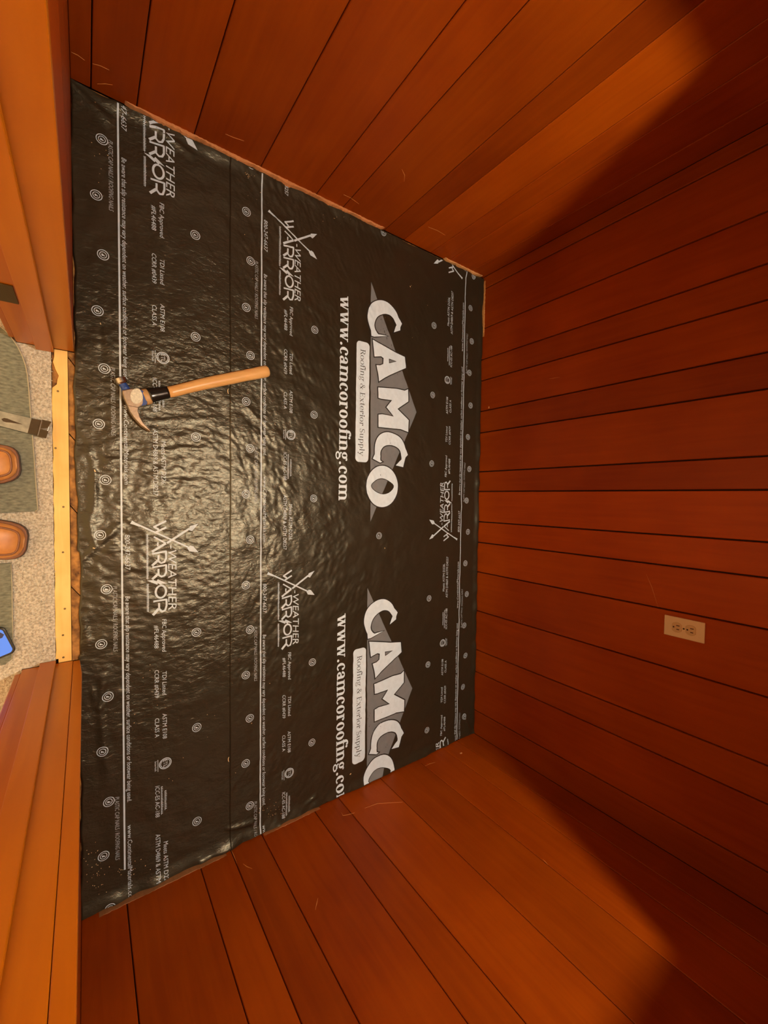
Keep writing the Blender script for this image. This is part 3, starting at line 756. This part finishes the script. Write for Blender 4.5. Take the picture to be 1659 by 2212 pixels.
# ------------------------------------------------------------------ carpet
mt, nt, b = new_mat('beige_carpet'); M['carpet'] = mt
tc = N(nt, 'ShaderNodeTexCoord'); nz = N(nt, 'ShaderNodeTexNoise'); nz.inputs['Scale'].default_value = 170; nz.inputs['Detail'].default_value = 3
nt.links.new(tc.outputs['Object'], nz.inputs['Vector'])
cr = N(nt, 'ShaderNodeValToRGB'); cr.color_ramp.elements[0].position = 0.35; cr.color_ramp.elements[0].color = (0.38, 0.335, 0.265, 1)
cr.color_ramp.elements[1].position = 0.66; cr.color_ramp.elements[1].color = (0.62, 0.575, 0.49, 1)
nt.links.new(nz.outputs['Fac'], cr.inputs['Fac']); nt.links.new(cr.outputs[0], b.inputs['Base Color'])
bp = N(nt, 'ShaderNodeBump'); bp.inputs['Distance'].default_value = 0.004; nt.links.new(nz.outputs['Fac'], bp.inputs['Height']); nt.links.new(bp.outputs[0], b.inputs['Normal'])
b.inputs['Roughness'].default_value = 0.95; b.inputs['Specular IOR Level'].default_value = 0.1
boxobj('floor_slab_room', (-3.0, -4.0, -0.06), (3.0, -0.601, -0.022), M['backing'], fl)
for (a, b_) in ((-3.0, XL - 0.051), (XR + 0.051, 3.0)):
    boxobj('room_side_panel', (a, -0.137, -0.02), (b_, -0.1255, ZC), M['frame'], wf)
    boxobj('floor_slab_room', (a, -0.600, -0.06), (b_, -0.1380, -0.022), M['backing'], fl)
CP = -0.0005
cbm = bmesh.new(); box(cbm, -3.0, -4.0, -0.0215, 3.0, -0.1378, CP); box(cbm, JL + .0005, -0.1376, -0.0215, JR - .0005, -0.0690, CP)
carp = obj('carpet', cbm, M['carpet'])
tag(carp, 'worn beige carpet in the room before the doorway', 'carpet', kind='stuff')
v, f = [], []
for i in range(9000):
    x_ = rnd.uniform(JL - .01, JR + .02); y_ = rnd.uniform(-0.30, -0.0692)
    if y_ > -0.154 and not (JL + .015 < x_ < JR - .013): continue
    a = rnd.uniform(0, 6.28); l = rnd.uniform(.003, .0065); h_ = rnd.uniform(.0012, .0030); wd = rnd.uniform(.0006, .0011)
    dx_, dy_ = math.cos(a) * l, math.sin(a) * l
    if y_ > -0.076 and dy_ > 0: dx_ *= .6
    k = len(v); nx_, ny_ = -math.sin(a) * wd, math.cos(a) * wd
    v += [(x_ - nx_, y_ - ny_, CP - .0002), (x_ + nx_, y_ + ny_, CP - .0002), (x_ + dx_ * .6 + nx_, y_ + dy_ * .6 + ny_, CP + h_), (x_ + dx_ * .6 - nx_, y_ + dy_ * .6 - ny_, CP + h_), (x_ + dx_, y_ + dy_, CP + h_ * .5)]
    f += [(k, k + 1, k + 2, k + 3), (k + 3, k + 2, k + 4)]
po = pyobj('carpet_pile', v, f, M['carpet'], carp); po['kind'] = 'stuff'

# ------------------------------------------------------------------ green-grey mats on the carpet
def mat_material():
    mt, nt, b = new_mat('grey_green_mat'); L = nt.links.new
    tc = N(nt, 'ShaderNodeTexCoord'); mp = N(nt, 'ShaderNodeMapping'); mp.inputs['Scale'].default_value = (1, .35, 1); L(tc.outputs['Object'], mp.inputs['Vector'])
    nz = N(nt, 'ShaderNodeTexNoise'); nz.inputs['Scale'].default_value = 210; nz.inputs['Detail'].default_value = 3; L(mp.outputs[0], nz.inputs['Vector'])
    cr = N(nt, 'ShaderNodeValToRGB'); cr.color_ramp.elements[0].position = .3; cr.color_ramp.elements[0].color = (.080, .086, .060, 1); cr.color_ramp.elements[1].position = .7; cr.color_ramp.elements[1].color = (.185, .195, .145, 1)
    L(nz.outputs['Fac'], cr.inputs['Fac']); L(cr.outputs[0], b.inputs['Base Color'])
    bp = N(nt, 'ShaderNodeBump'); bp.inputs['Distance'].default_value = .0015; L(nz.outputs['Fac'], bp.inputs['Height']); L(bp.outputs[0], b.inputs['Normal'])
    b.inputs['Roughness'].default_value = .6
    return mt
M['mat'] = mat_material()
M['mat_edge'] = plain('pale_mat_edge', (0.34, 0.31, 0.22), 0.5)
ZM = 0.0045
def mp2(a, b_): p_ = px(a, b_, ZM); return (p_.x, p_.y)
edgeA = [mp2(-14, 703), mp2(2, 706), mp2(12, 714), mp2(25, 729), mp2(38, 748), mp2(48, 768), mp2(55, 788), mp2(59, 808), mp2(62, 835), mp2(66, 890), mp2(71, 950), mp2(76, 1020), mp2(81, 1090), mp2(82, 1101), mp2(76, 1105)]
outA = edgeA + [mp2(0, 1108), (mp2(0, 1108)[0], -0.62), (mp2(-14, 703)[0], -0.62)]
ma = prism('floor_mat', outA[::-1], CP + .0002, ZM, M['mat'], None, 0.0008)
tag(ma, 'grey-green floor mat with a curved corner under the pry bar', 'floor mat', 'grey-green mats on the carpet')
v, f = tube([Vector((a, b_, ZM)) for a, b_ in edgeA], [.0016] * len(edgeA), 6); pyobj('mat_rim', v, f, M['mat_edge'], ma, True)
edgeB = [mp2(24, 1216), mp2(26, 1260), mp2(27, 1320), mp2(28, 1380), mp2(26, 1424)]
outB = edgeB + [mp2(10, 1436), (mp2(10, 1436)[0], -0.62), (mp2(24, 1216)[0], -0.62)]
mb = prism('floor_mat', outB[::-1], CP + .0002, ZM, M['mat'], None, 0.0008)
tag(mb, 'grey-green floor mat with a straight edge under the phone', 'floor mat', 'grey-green mats on the carpet')
v, f = tube([Vector((a, b_, ZM)) for a, b_ in edgeB], [.0012] * len(edgeB), 6); pyobj('mat_rim', v, f, M['mat_edge'], mb, True)

# ------------------------------------------------------------------ hammer
M['steel'] = plain('polished_steel', (0.50, 0.44, 0.36), 0.28, metal=1.0, noise=.25, nscale=120)
M['worn_steel'] = plain('worn_steel', (0.36, 0.27, 0.19), 0.38, metal=0.85, noise=.45, nscale=160)
M['blue'] = plain('blue_paint', (0.018, 0.055, 0.24), 0.4)
M['label'] = plain('scuffed_white_label', (0.62, 0.58, 0.46), 0.5, noise=.55, nscale=190)
M['rubber'] = plain('black_sleeve', (0.012, 0.010, 0.008), 0.22)
M['collar'] = plain('tan_wood_collar', (0.50, 0.28, 0.11), 0.5, noise=.2)
M['handle'] = wood('hickory_handle', (0.62, 0.30, 0.095), (0.80, 0.46, 0.17), rough=0.32, stretch=(30, 4, 30), tint=False)
hz = 0.0195
def hp(a, b_, z=hz): p_ = px(230 + a * .22303, 760 + b_ * .22303, z); return p_
hm = empty('hammer', tuple(hp(330, 450, 0.0)))
tag(hm, 'claw hammer with wooden handle and blue-painted head lying on the underlayment', 'hammer')
def hpart(name, v, f, mat, smooth=True):
    o = pyobj(name, [Vector(q_) - hm.location for q_ in v], f, mat, hm, smooth); return o
# handle
cl = [(582, 392, 51), (640, 385, 52), (760, 355, 52), (900, 320, 55), (1050, 287, 57), (1200, 258, 58), (1330, 231, 58), (1440, 210, 60), (1510, 196, 62), (1548, 189, 60), (1564, 186, 52), (1570, 185, 40)]
kpx = (hp(900, 321) - hp(900, 320)).length
v, f = tube([hp(a, b_) for a, b_, r in cl], [(r * kpx, r * kpx * .78) for a, b_, r in cl], 20); hpart('handle', v, f, M['handle'])
sl = [(410, 425, 66), (430, 421, 68), (470, 414, 64), (520, 405, 60), (580, 393, 56), (598, 390, 54)]
v, f = tube([hp(a, b_) for a, b_, r in sl], [(r * kpx, r * kpx * .80) for a, b_, r in sl], 20); hpart('sleeve', v, f, M['rubber'])
co = [(362, 441, 70), (372, 439, 72), (408, 431, 70), (416, 429, 66)]
v, f = tube([hp(a, b_) for a, b_, r in co], [(r * kpx, r * kpx * .72) for a, b_, r in co], 20); hpart('collar', v, f, M['collar'])
def slab(name, pts, z0, z1, mat, bev):
    o = prism(name, [tuple((hp(a, b_) - hm.location))[:2] for a, b_ in pts][::1], z0, z1, mat, hm, bev); return o
body = [(150, 378), (236, 360), (300, 368), (345, 384), (366, 400), (390, 508), (382, 520), (330, 532), (306, 548), (302, 580), (230, 590), (200, 530), (165, 450), (151, 405)]
slab('head_body', body, hz - .0125, hz + .0125, M['worn_steel'], .003)
claw = [(196, 520), (306, 545), (303, 585), (322, 642), (352, 692), (392, 736), (427, 770), (418, 775), (380, 752), (330, 716), (262, 642), (222, 580)]
slab('claw_prong', claw, hz + .002, hz + .0135, M['worn_steel'], .002)
slab('claw_prong', claw, hz - .0135, hz - .002, M['worn_steel'], .002)
cheek = [(318, 372), (345, 384), (366, 400), (390, 508), (382, 520), (334, 531), (345, 505), (350, 460), (342, 415)]
slab('painted_cheek', cheek, hz + .010, hz + .0135, M['blue'], .0008)
lab = [(288 + 64 * math.cos(t * math.pi / 12) * 0.95, 437 + 74 * math.sin(t * math.pi / 12)) for t in range(24)]
slab('label_sticker', lab, hz + .0120, hz + .0131, M['label'], 0)
v, f = tube([hp(148, 292), hp(160, 318), hp(178, 345), hp(192, 372)], [.0112, .0098, .0104, .0122], 20); hpart('neck', v, f, M['blue'])
v, f = tube([hp(128, 252), hp(131, 258), hp(150, 300), hp(156, 312)], [.0128, .0146, .0146, .0120], 24); hpart('striking_face', v, f, M['steel'], False)

# ------------------------------------------------------------------ pry bar
zb = ZM
def bp_(a, b_, z): return px(a * .12055, 840 + b_ * .12055, z)
pb = empty('pry_bar', tuple(bp_(0, 535, zb)))
tag(pb, 'flat steel pry bar with notched end lying on the mat', 'pry bar')
e0 = bp_(0, 536, 0); e1 = bp_(500, 660, 0); dirv = (e1 - e0).normalized(); sid = Vector((0, 0, 1)).cross(dirv)
ltot = (bp_(855, 760, 0) - e0).length
hw = 0.0202
prof = []                                           # (along, z, thickness, half width)
for s_, z_, t_, w_ in ((-.262, .030, .004, .019), (-.258, .012, .006, .019), (-.245, .0045, .006, .019), (-.20, 0.0004, .005, .0175), (-.08, 0.0004, .005, .0175), (0, 0.0004, .005, .0195), (.035, .0004, .005, .0205), (.062, .0006, .005, .0212), (.078, .0022, .005, .0218), (.095, .0062, .0045, .0222), (ltot - .016, .0105, .0035, .0224)):
    prof.append((s_, z_, t_, w_))
def bar_pt(s_, y_, z_): return tuple(e0 + dirv * s_ + sid * y_ + Vector((0, 0, zb + z_)) - pb.location)
v, f = [], []
for (s_, z_, t_, w_) in prof:
    for (a, b_) in ((-1, 0), (1, 0), (1, 1), (-1, 1)): v.append(bar_pt(s_, a * w_ * (1 if b_ == 0 else .93), z_ + b_ * t_))
for i in range(len(prof) - 1):
    for k in range(4): f.append((4 * i + k, 4 * i + (k + 1) % 4, 4 * i + 4 + (k + 1) % 4, 4 * i + 4 + k))
f.append((3, 2, 1, 0)); n4 = 4 * (len(prof) - 1); f.append((n4, n4 + 1, n4 + 2, n4 + 3))
M['bar'] = plain('scuffed_bar_steel', (0.27, 0.28, 0.27), 0.28, metal=0.95, noise=.7, nscale=55)
M['bar_shade'] = plain('shaded_bar_steel', (0.050, 0.033, 0.018), 0.4, metal=0.6, noise=.3, nscale=90)  # shade of the bent end put into its colour; also fills the slot
o = pyobj('shaft', v, f, M['bar'], pb)
bm = bmesh.new(); bm.from_mesh(o.data); bmesh.ops.recalc_face_normals(bm, faces=bm.faces[:]); bm.to_mesh(o.data); bm.free()
sA, sB = ltot - .0158, ltot + .004
zA, zB = .0105, .0150
for tip in ([(sA, -.0224), (sB - .002, -.0226), (sB - .001, -.0035), (sB - .017, -.0015), (sA, -.0012)], [(sA, -.0010), (sB - .0165, -.0008), (sB - .004, .0045), (sB, .0226), (sA, .0224)]):
    vv = []; n_ = len(tip)
    for h_ in (0, .0034):
        for (s_, y_) in tip: vv.append(bar_pt(s_, y_, zA + (zB - zA) * (s_ - sA) / (sB - sA) + h_ - .0002))
    ff = [tuple(range(n_))[::-1], tuple(range(n_, 2 * n_))] + [(i, (i + 1) % n_, n_ + (i + 1) % n_, n_ + i) for i in range(n_)]
    pyobj('notched_tip', vv, ff, M['bar_shade'], pb)
tear = [(.004, 0), (.008, .0045), (.014, .0052), (.022, .0035), (.044, 0.0003), (.044, -.0003), (.022, -.0030), (.014, -.0048), (.008, -.0045)]
vv = [bar_pt(s_, y_ - .001, .0057) for s_, y_ in tear] + [bar_pt(s_, y_ - .001, .0053) for s_, y_ in tear]; n_ = len(tear)
pyobj('nail_slot', vv, [tuple(range(n_))] + [(i, n_ + i, n_ + (i + 1) % n_, (i + 1) % n_) for i in range(n_)], M['bar_shade'], pb)
pl_ = [(.058, .0062), (.078, .0078), (.095, .0112), (ltot - .0162, .0145)]
vv, ff = [], []
for s_, z_ in pl_:
    wv = .0195 if s_ < .07 else .0208
    vv += [bar_pt(s_, -wv, z_), bar_pt(s_, wv, z_)]
for i in range(3): ff.append((2 * i, 2 * i + 1, 2 * i + 3, 2 * i + 2))
vv2 = [(a, b_, c_ - .0008) for a, b_, c_ in vv]; k = len(vv)
ff += [tuple(k + i for i in q_)[::-1] for q_ in ff[:]] + [(0, 1, k + 1, k)[::-1], (6, 7, k + 7, k + 6)] + [(2 * i, 2 * i + 2, k + 2 * i + 2, k + 2 * i) for i in range(3)] + [(2 * i + 3, 2 * i + 1, k + 2 * i + 1, k + 2 * i + 3) for i in range(3)]
pyobj('shaded_blade', vv + vv2, ff, M['bar_shade'], pb)  # dark overlay paints in the shade on the upturned end

# ------------------------------------------------------------------ shoes (only the toes reach into the picture)
M['leather'] = wood('tan_leather', (0.40, 0.150, 0.038), (0.60, 0.28, 0.085), rough=0.42, stretch=(6, 6, 6), blotch=30, tint=False)
M['welt'] = plain('brown_welt', (0.20, 0.075, 0.026), 0.5, noise=.3)
M['sole'] = plain('dark_sole', (0.055, 0.026, 0.014), 0.6)
M['lining'] = plain('shoe_lining', (0.10, 0.06, 0.035), 0.9)
def shoe(label, tipx, tipy, rz, z0, mirror):
    r = empty('shoe', (tipx, tipy, z0)); r.rotation_euler = (0, 0, rz)
    tag(r, label, 'shoe', 'pair of tan leather shoes')
    # (distance behind tip, half width, top height)
    pf = [(0, .012, .022), (.004, .025, .030), (.010, .0325, .037), (.020, .0385, .043), (.035, .0425, .048), (.055, .0445, .052), (.09, .0475, .060), (.12, .047, .070), (.15, .043, .082), (.19, .037, .086), (.23, .0345, .084), (.265, .031, .084), (.284, .022, .083), (.291, .008, .081)]
    def cx(d): return mirror * 0.006 * math.sin(math.pi * min(d / .29, 1))
    # sole slab
    outl_ = [(cx(d) + (w_ + .006), -d + .006 * (1 if d < .05 else 0) - (.005 if d > .25 else 0)) for d, w_, h in pf] + [(cx(d) - (w_ + .006), -d + .006 * (1 if d < .05 else 0) - (.005 if d > .25 else 0)) for d, w_, h in pf[::-1]]
    prism('sole', outl_, 0.0, .011, M['sole'], r, .002)
    prism('welt', [(a * .97, -0.145 + (b_ + .145) * .985) for a, b_ in outl_], .0112, .0175, M['welt'], r, .002)
    seg = 18; v, f = [], []
    for (d, w_, h) in pf:
        op = 0.0 if d < .125 else min(1, (d - .125) / .04) * 0.30
        for k in range(seg + 1):
            t = math.pi * k / seg
            if op: t = (t / math.pi) * (math.pi / 2 - op) if k <= seg / 2 else math.pi - (1 - t / math.pi) * (math.pi / 2 - op) if False else t
            c_, s_ = math.cos(t), math.sin(t)
            ee = .62 if d < .12 else .5
            v.append((cx(d) + w_ * math.copysign(abs(c_) ** ee, c_), -d, .0165 + (h - .0165) * (s_ ** ee)))
    n_ = seg + 1
    for i in range(len(pf) - 1):
        for k in range(seg):
            if pf[i][0] >= .12 and 5 <= k <= seg - 6: continue      # ankle opening
            f.append((i * n_ + k, i * n_ + k + 1, (i + 1) * n_ + k + 1, (i + 1) * n_ + k))
    f.append(tuple(range(n_))); f.append(tuple(range((len(pf) - 1) * n_, len(pf) * n_))[::-1])
    up = pyobj('upper', v, f, M['leather'], r, True)
    sm = up.modifiers.new('thickness', 'SOLIDIFY'); sm.thickness = .002
    prism('insole', [(a * .80, -0.15 + (b_ + .15) * .86) for a, b_ in outl_], .0176, .021, M['lining'], r, 0)
    # raised apron seam round the toe
    def surf(x_, d):
        for i in range(len(pf) - 1):
            if pf[i][0] <= d <= pf[i + 1][0]:
                t = (d - pf[i][0]) / (pf[i + 1][0] - pf[i][0]); w_ = pf[i][1] + t * (pf[i + 1][1] - pf[i][1]); h = pf[i][2] + t * (pf[i + 1][2] - pf[i][2]); break
        u_ = min(abs(x_) / w_, 1); return Vector((cx(d) + x_, -d, .0165 + (h - .0165) * math.sqrt(max(0, 1 - u_ ** (2 / .62))) ** .62 + .0006))
    half = [(0, .0095), (.010, .0098), (.0180, .0112), (.0245, .0145), (.0285, .0200), (.0310, .028), (.0328, .038), (.0338, .052), (.0345, .075), (.0345, .110)]
    path = [surf(-a_, d) for a_, d in half[::-1]] + [surf(a_, d) for a_, d in half[1:]]
    v, f = tube(path, [.0026] * len(path), 8); pyobj('apron_seam', v, f, M['welt'], r, True)
    return r
t1 = px(44, 1000, .02); t2 = px(60, 1172, .02)
shoe('tan leather shoe toe beside the pry bar', t1.x, t1.y - .006, math.radians(4), ZM, 1)
shoe('tan leather shoe toe on bare carpet nearer the phone', t2.x, t2.y - .006, math.radians(-7), CP + .0032, -1)

# ------------------------------------------------------------------ phone
M['phone_body'] = plain('black_phone_body', (0.012, 0.011, 0.010), 0.25)
pa = px(5, 1352, .012); pbp = px(35, 1408, .012); mid = (pa + pbp) / 2
ax = Vector((pbp.x - pa.x, pbp.y - pa.y, 0)).normalized()           # across the short end
back_ = Vector((ax.y, -ax.x, 0));  back_ = back_ if back_.y < 0 else -back_
ph = empty('mobile_phone', (mid.x, mid.y, ZM)); tag(ph, 'black phone with a blue lit screen lying on the mat', 'phone')
def rrect(wd, l0, l1, r, n=6):
    pts = []
    for (cx_, cy_, s0) in ((wd / 2 - r, l1 - r, 0), (-wd / 2 + r, l1 - r, 90), (-wd / 2 + r, l0 + r, 180), (wd / 2 - r, l0 + r, 270)):
        for i in range(n + 1): an = math.radians(s0 + 90 * i / n); pts.append((cx_ + r * math.cos(an), cy_ + r * math.sin(an)))
    return [tuple((ax * a + back_ * b_))[:2] for a, b_ in pts]
prism('case', rrect(.076, -.002, .152, .013), 0.0, .0095, M['phone_body'], ph, .002)
def emit(name, col, s_):
    mt, nt, b = new_mat(name); b.inputs['Base Color'].default_value = (0.01, 0.01, 0.01, 1); b.inputs['Emission Color'].default_value = (*col, 1); b.inputs['Emission Strength'].default_value = s_; b.inputs['Roughness'].default_value = .1; return mt
M['screen'] = emit('blue_screen', (0.10, 0.30, 0.95), 0.85); M['screen_dark'] = emit('navy_screen_band', (0.012, 0.02, 0.08), 0.8)
prism('screen', rrect(.066, .003, .147, .009), .0094, .0099, M['screen'], ph)
prism('screen_band', [tuple((ax * a + back_ * b_))[:2] for a, b_ in ((-.031, .012), (-.016, .004), (-.010, .010), (-.012, .06), (-.030, .06))], .0099, .0101, M['screen_dark'], ph)

# ------------------------------------------------------------------ electrical outlet on the back wall
M['almond'] = plain('almond_plastic', (0.80, 0.60, 0.34), 0.4)
M['almond2'] = plain('almond_receptacle', (0.66, 0.45, 0.22), 0.4)
M['slot'] = plain('dark_slot', (0.05, 0.012, 0.004), 0.8)
OX, OZ = 0.4200, 0.8965
ol = empty('electrical_outlet', (OX, YB, OZ)); tag(ol, 'almond duplex outlet plate on the back plank wall', 'outlet')
def obx(name, x0, z0, x1, z1, y0, y1, mat, par=None, bev=0.0): return boxobj(name, (x0, -y1, z0), (x1, -y0, z1), mat, par or ol, bev)
obx('cover_plate', -.0335, -.0570, .0335, .0570, 0.0003, .0060, M['almond'], None, .002)
for zc_ in (-.0195, .0195):
    pts = []
    for i in range(28):
        an = 2 * math.pi * i / 28; pts.append((.0172 * math.cos(an), max(-.0142, min(.0142, .0172 * math.sin(an))) + zc_))
    rc = prism('receptacle', pts, -.0078, -.0055, M['almond2'], ol, .0004, axis='Y')
    for sx_, hh in ((-.0062, .0048), (.0062, .0040)):
        obx('slot', sx_ - .0013, zc_ + .0035 - hh, sx_ + .0013, zc_ + .0035 + hh, .0074, .0081, M['slot'], rc)
    v, f = tube([Vector((0, -.0074, zc_ - .0088)), Vector((0, -.0081, zc_ - .0088))], [.0026, .0026], 10); pyobj('ground_hole', v, f, M['slot'], rc)
v, f = tube([Vector((0, -.0055, 0)), Vector((0, -.0072, 0))], [.0030, .0026], 12); pyobj('screw', v, f, M['bronze'], ol)

# ------------------------------------------------------------------ chips and sawdust
M['chip'] = plain('pale_wood_chip', (0.80, 0.56, 0.30), 0.7)
def chip_mesh(l, w_, h_):
    pts = [(-l / 2, 0, 0), (-l / 4, w_ / 2, 0), (l / 2, w_ / 3, 0), (l / 2.4, -w_ / 2, 0), (-l / 3, -w_ / 2.4, 0)]
    v = pts + [(a * .85, b_ * .8, h_) for a, b_, c_ in pts]; n_ = 5
    return v, [tuple(range(n_))[::-1], tuple(range(n_, 2 * n_))] + [(i, (i + 1) % n_, n_ + (i + 1) % n_, n_ + i) for i in range(n_)]
def on_sheet(a, b_):
    p_ = px(a, b_, .002); h_ = hgt(p_.x, p_.y) + (0.0016 if p_.y > V0B else 0); p_ = px(a, b_, h_); return Vector((p_.x, p_.y, hgt(p_.x, p_.y) + (0.0016 if p_.y > V0B else 0) + .0002))
for (a, b_, l, rz, lab_) in ((205, 1017, .008, .4, 'tiny pale wood chip pinched in the folds at the front edge of the underlayment'),
                            (203, 1184, .007, 1.2, 'tiny pale wood chip in the fold right of the doorway middle'),
                            (340, 919, .005, .9, 'tiny pale wood chip beside the hammer claw tip'),
                            (217, 699, .006, .3, 'tiny pale wood chip on the underlayment near the left jamb'),
                            (757, 1672, .008, 2.0, 'tiny pale wood chip beside the cut-off web address by the right wall'),
                            (886, 619, .006, .5, 'tiny pale wood chip above the large letter C toward the back left corner'),
                            (831, 1184, .006, .2, 'tiny pale wood chip between the two large printed logos')):
    p_ = on_sheet(a, b_); v, f = chip_mesh(l, l * .42, .0012); o = pyobj('wood_chip', v, f, M['chip']); o.location = p_; o.rotation_euler = (0, 0, rz)
    tag(o, lab_, 'wood chip', 'pale wood chips on the underlayment')
for (a, b_, lab_) in ((494, 1640, 'thin curled pale wood shaving on the sheet seam toward the right wall'), (493, 845, 'thin curled pale wood shaving on the sheet seam below the hammer handle')):
    p_ = on_sheet(a, b_); path = [Vector((.010 * math.sin(t), -.006 * (math.cos(t)) + .004, .0012)) for t in (-1.0, -.6, -.2, .2, .6, 1.0)]
    v, f = tube(path, [.0008, .0013, .0015, .0015, .0013, .0008], 6); o = pyobj('wood_shaving', v, f, M['chip'], None, True); o.location = p_
    tag(o, lab_, 'wood shaving', 'curled wood shavings on the underlayment')
# wall nicks: bare wood showing where planks were chipped
def nick(pt, nrm, size, lab_):
    v, f = chip_mesh(size, size * .6, .0014); o = pyobj('wood_splinter', v, f, M['pale']); o.color = (1, .85, .75, 1)
    o.location = pt; o.rotation_mode = 'QUATERNION'; o.rotation_quaternion = Vector(nrm).to_track_quat('Z', 'Y'); tag(o, lab_, 'splinter', 'bare wood splinters on the plank walls')
def pxwall(x, y, ax_, val):
    d = RW.T @ np.array([(x - CX) / FPX, (y - CY) / FPX, 1.0]); t = (val - (0, 0, CAMH)[ax_]) / d[ax_]; return Vector((t * d[0], t * d[1], CAMH + t * d[2]))
nick(pxwall(1056, 880, 1, YB - .0004), (0, -1, 0), .012, 'small bare splinter low on the back wall left of centre')
nick(pxwall(996, 1627, 0, XR - .0004), (-1, 0, 0), .013, 'small bare splinter low on the right wall in the back corner')
nick(pxwall(728, 445, 0, XL + .0004), (1, 0, 0), .014, 'small bare splinter at the foot of the left wall')
nick(pxwall(1100, 592, 0, XL + .0004), (1, 0, 0), .007, 'tiny bare splinter low in the back left corner') if False else None
M['scratch'] = plain('raw_scratch_wood', (0.62, 0.22, 0.05), 0.6)
def scratch(wall, pts, ax_, val, wd):
    off_ = {(0, XL): (1, 0, 0), (0, XR): (-1, 0, 0), (1, YB): (0, -1, 0)}[(ax_, val)]
    nv = Vector(off_); P3 = [pxwall(a, b_, ax_, val) + nv * .0004 for a, b_ in pts]
    v, f = [], []
    for i, p_ in enumerate(P3):
        t = (P3[min(i + 1, len(P3) - 1)] - P3[max(i - 1, 0)]).normalized(); sd_ = t.cross(nv); ww = wd * (.3 if i in (0, len(P3) - 1) else 1)
        v += [p_ - sd_ * ww, p_ + nv * .0006, p_ + sd_ * ww]
    for i in range(len(P3) - 1):
        for k in range(2): f.append((3 * i + k, 3 * i + k + 1, 3 * i + 4 + k, 3 * i + 3 + k))
    pyobj('scratch', v, f, M['scratch'], wall)
for pts in ([(154, 112), (168, 119), (183, 130)], [(200, 137), (217, 142), (236, 151)], [(487, 289), (505, 297), (527, 304)], [(742, 420), (757, 427), (775, 440)], [(868, 365), (874, 378), (873, 392)], [(925, 490), (945, 498), (962, 508)], [(210, 181), (228, 181), (243, 183)]): scratch(wl, pts, 0, XL, .0012)
for pts in ([(788, 1746), (815, 1736), (870, 1733)], [(737, 1755), (741, 1762), (752, 1760), (766, 1756)], [(497, 1832), (505, 1848), (512, 1866)], [(525, 1866), (533, 1872), (545, 1877)], [(681, 1966), (684, 1952), (687, 1940)], [(918, 1655), (928, 1650), (940, 1647)], [(1172, 1856), (1178, 1862), (1184, 1869)]): scratch(wr, pts, 0, XR, .0012)
for pts in ([(1396, 1240), (1408, 1268), (1422, 1312)], [(1186, 818), (1196, 817), (1210, 815)]): scratch(wb, pts, 1, YB, .0010)
v, f = [], []
def dust(n_, a, b_, sa, sb):
    for _ in range(n_):
        x_, y_ = rnd.gauss(a, sa), rnd.gauss(b_, sb); p_ = on_sheet(x_, y_)
        if not (XS0 + .006 < p_.x < XS1 - .006 and -.016 < p_.y < YB - .01): continue
        l = rnd.uniform(.0012, .0032); cv, cf = chip_mesh(l, l * .6, .0007); an = rnd.uniform(0, 6.28); c_, s_ = math.cos(an), math.sin(an); k = len(v)
        v.extend([(p_.x + a_ * c_ - b2 * s_, p_.y + a_ * s_ + b2 * c_, p_.z + z_) for a_, b2, z_ in cv]); f.extend([tuple(k + i for i in q_) for q_ in cf])
dust(34, 205, 1890, 10, 28); dust(22, 290, 1880, 40, 14); dust(26, 590, 1755, 16, 9); dust(10, 540, 376, 6, 6); dust(8, 520, 470, 60, 40); dust(14, 400, 1560, 90, 120); dust(12, 215, 320, 15, 60); dust(10, 900, 650, 60, 60); dust(8, 720, 470, 20, 10); dust(10, 330, 1500, 60, 60)
sd = pyobj('sawdust', v, f, M['chip']); tag(sd, 'scattered pale sawdust specks on the black underlayment', 'sawdust', kind='stuff')
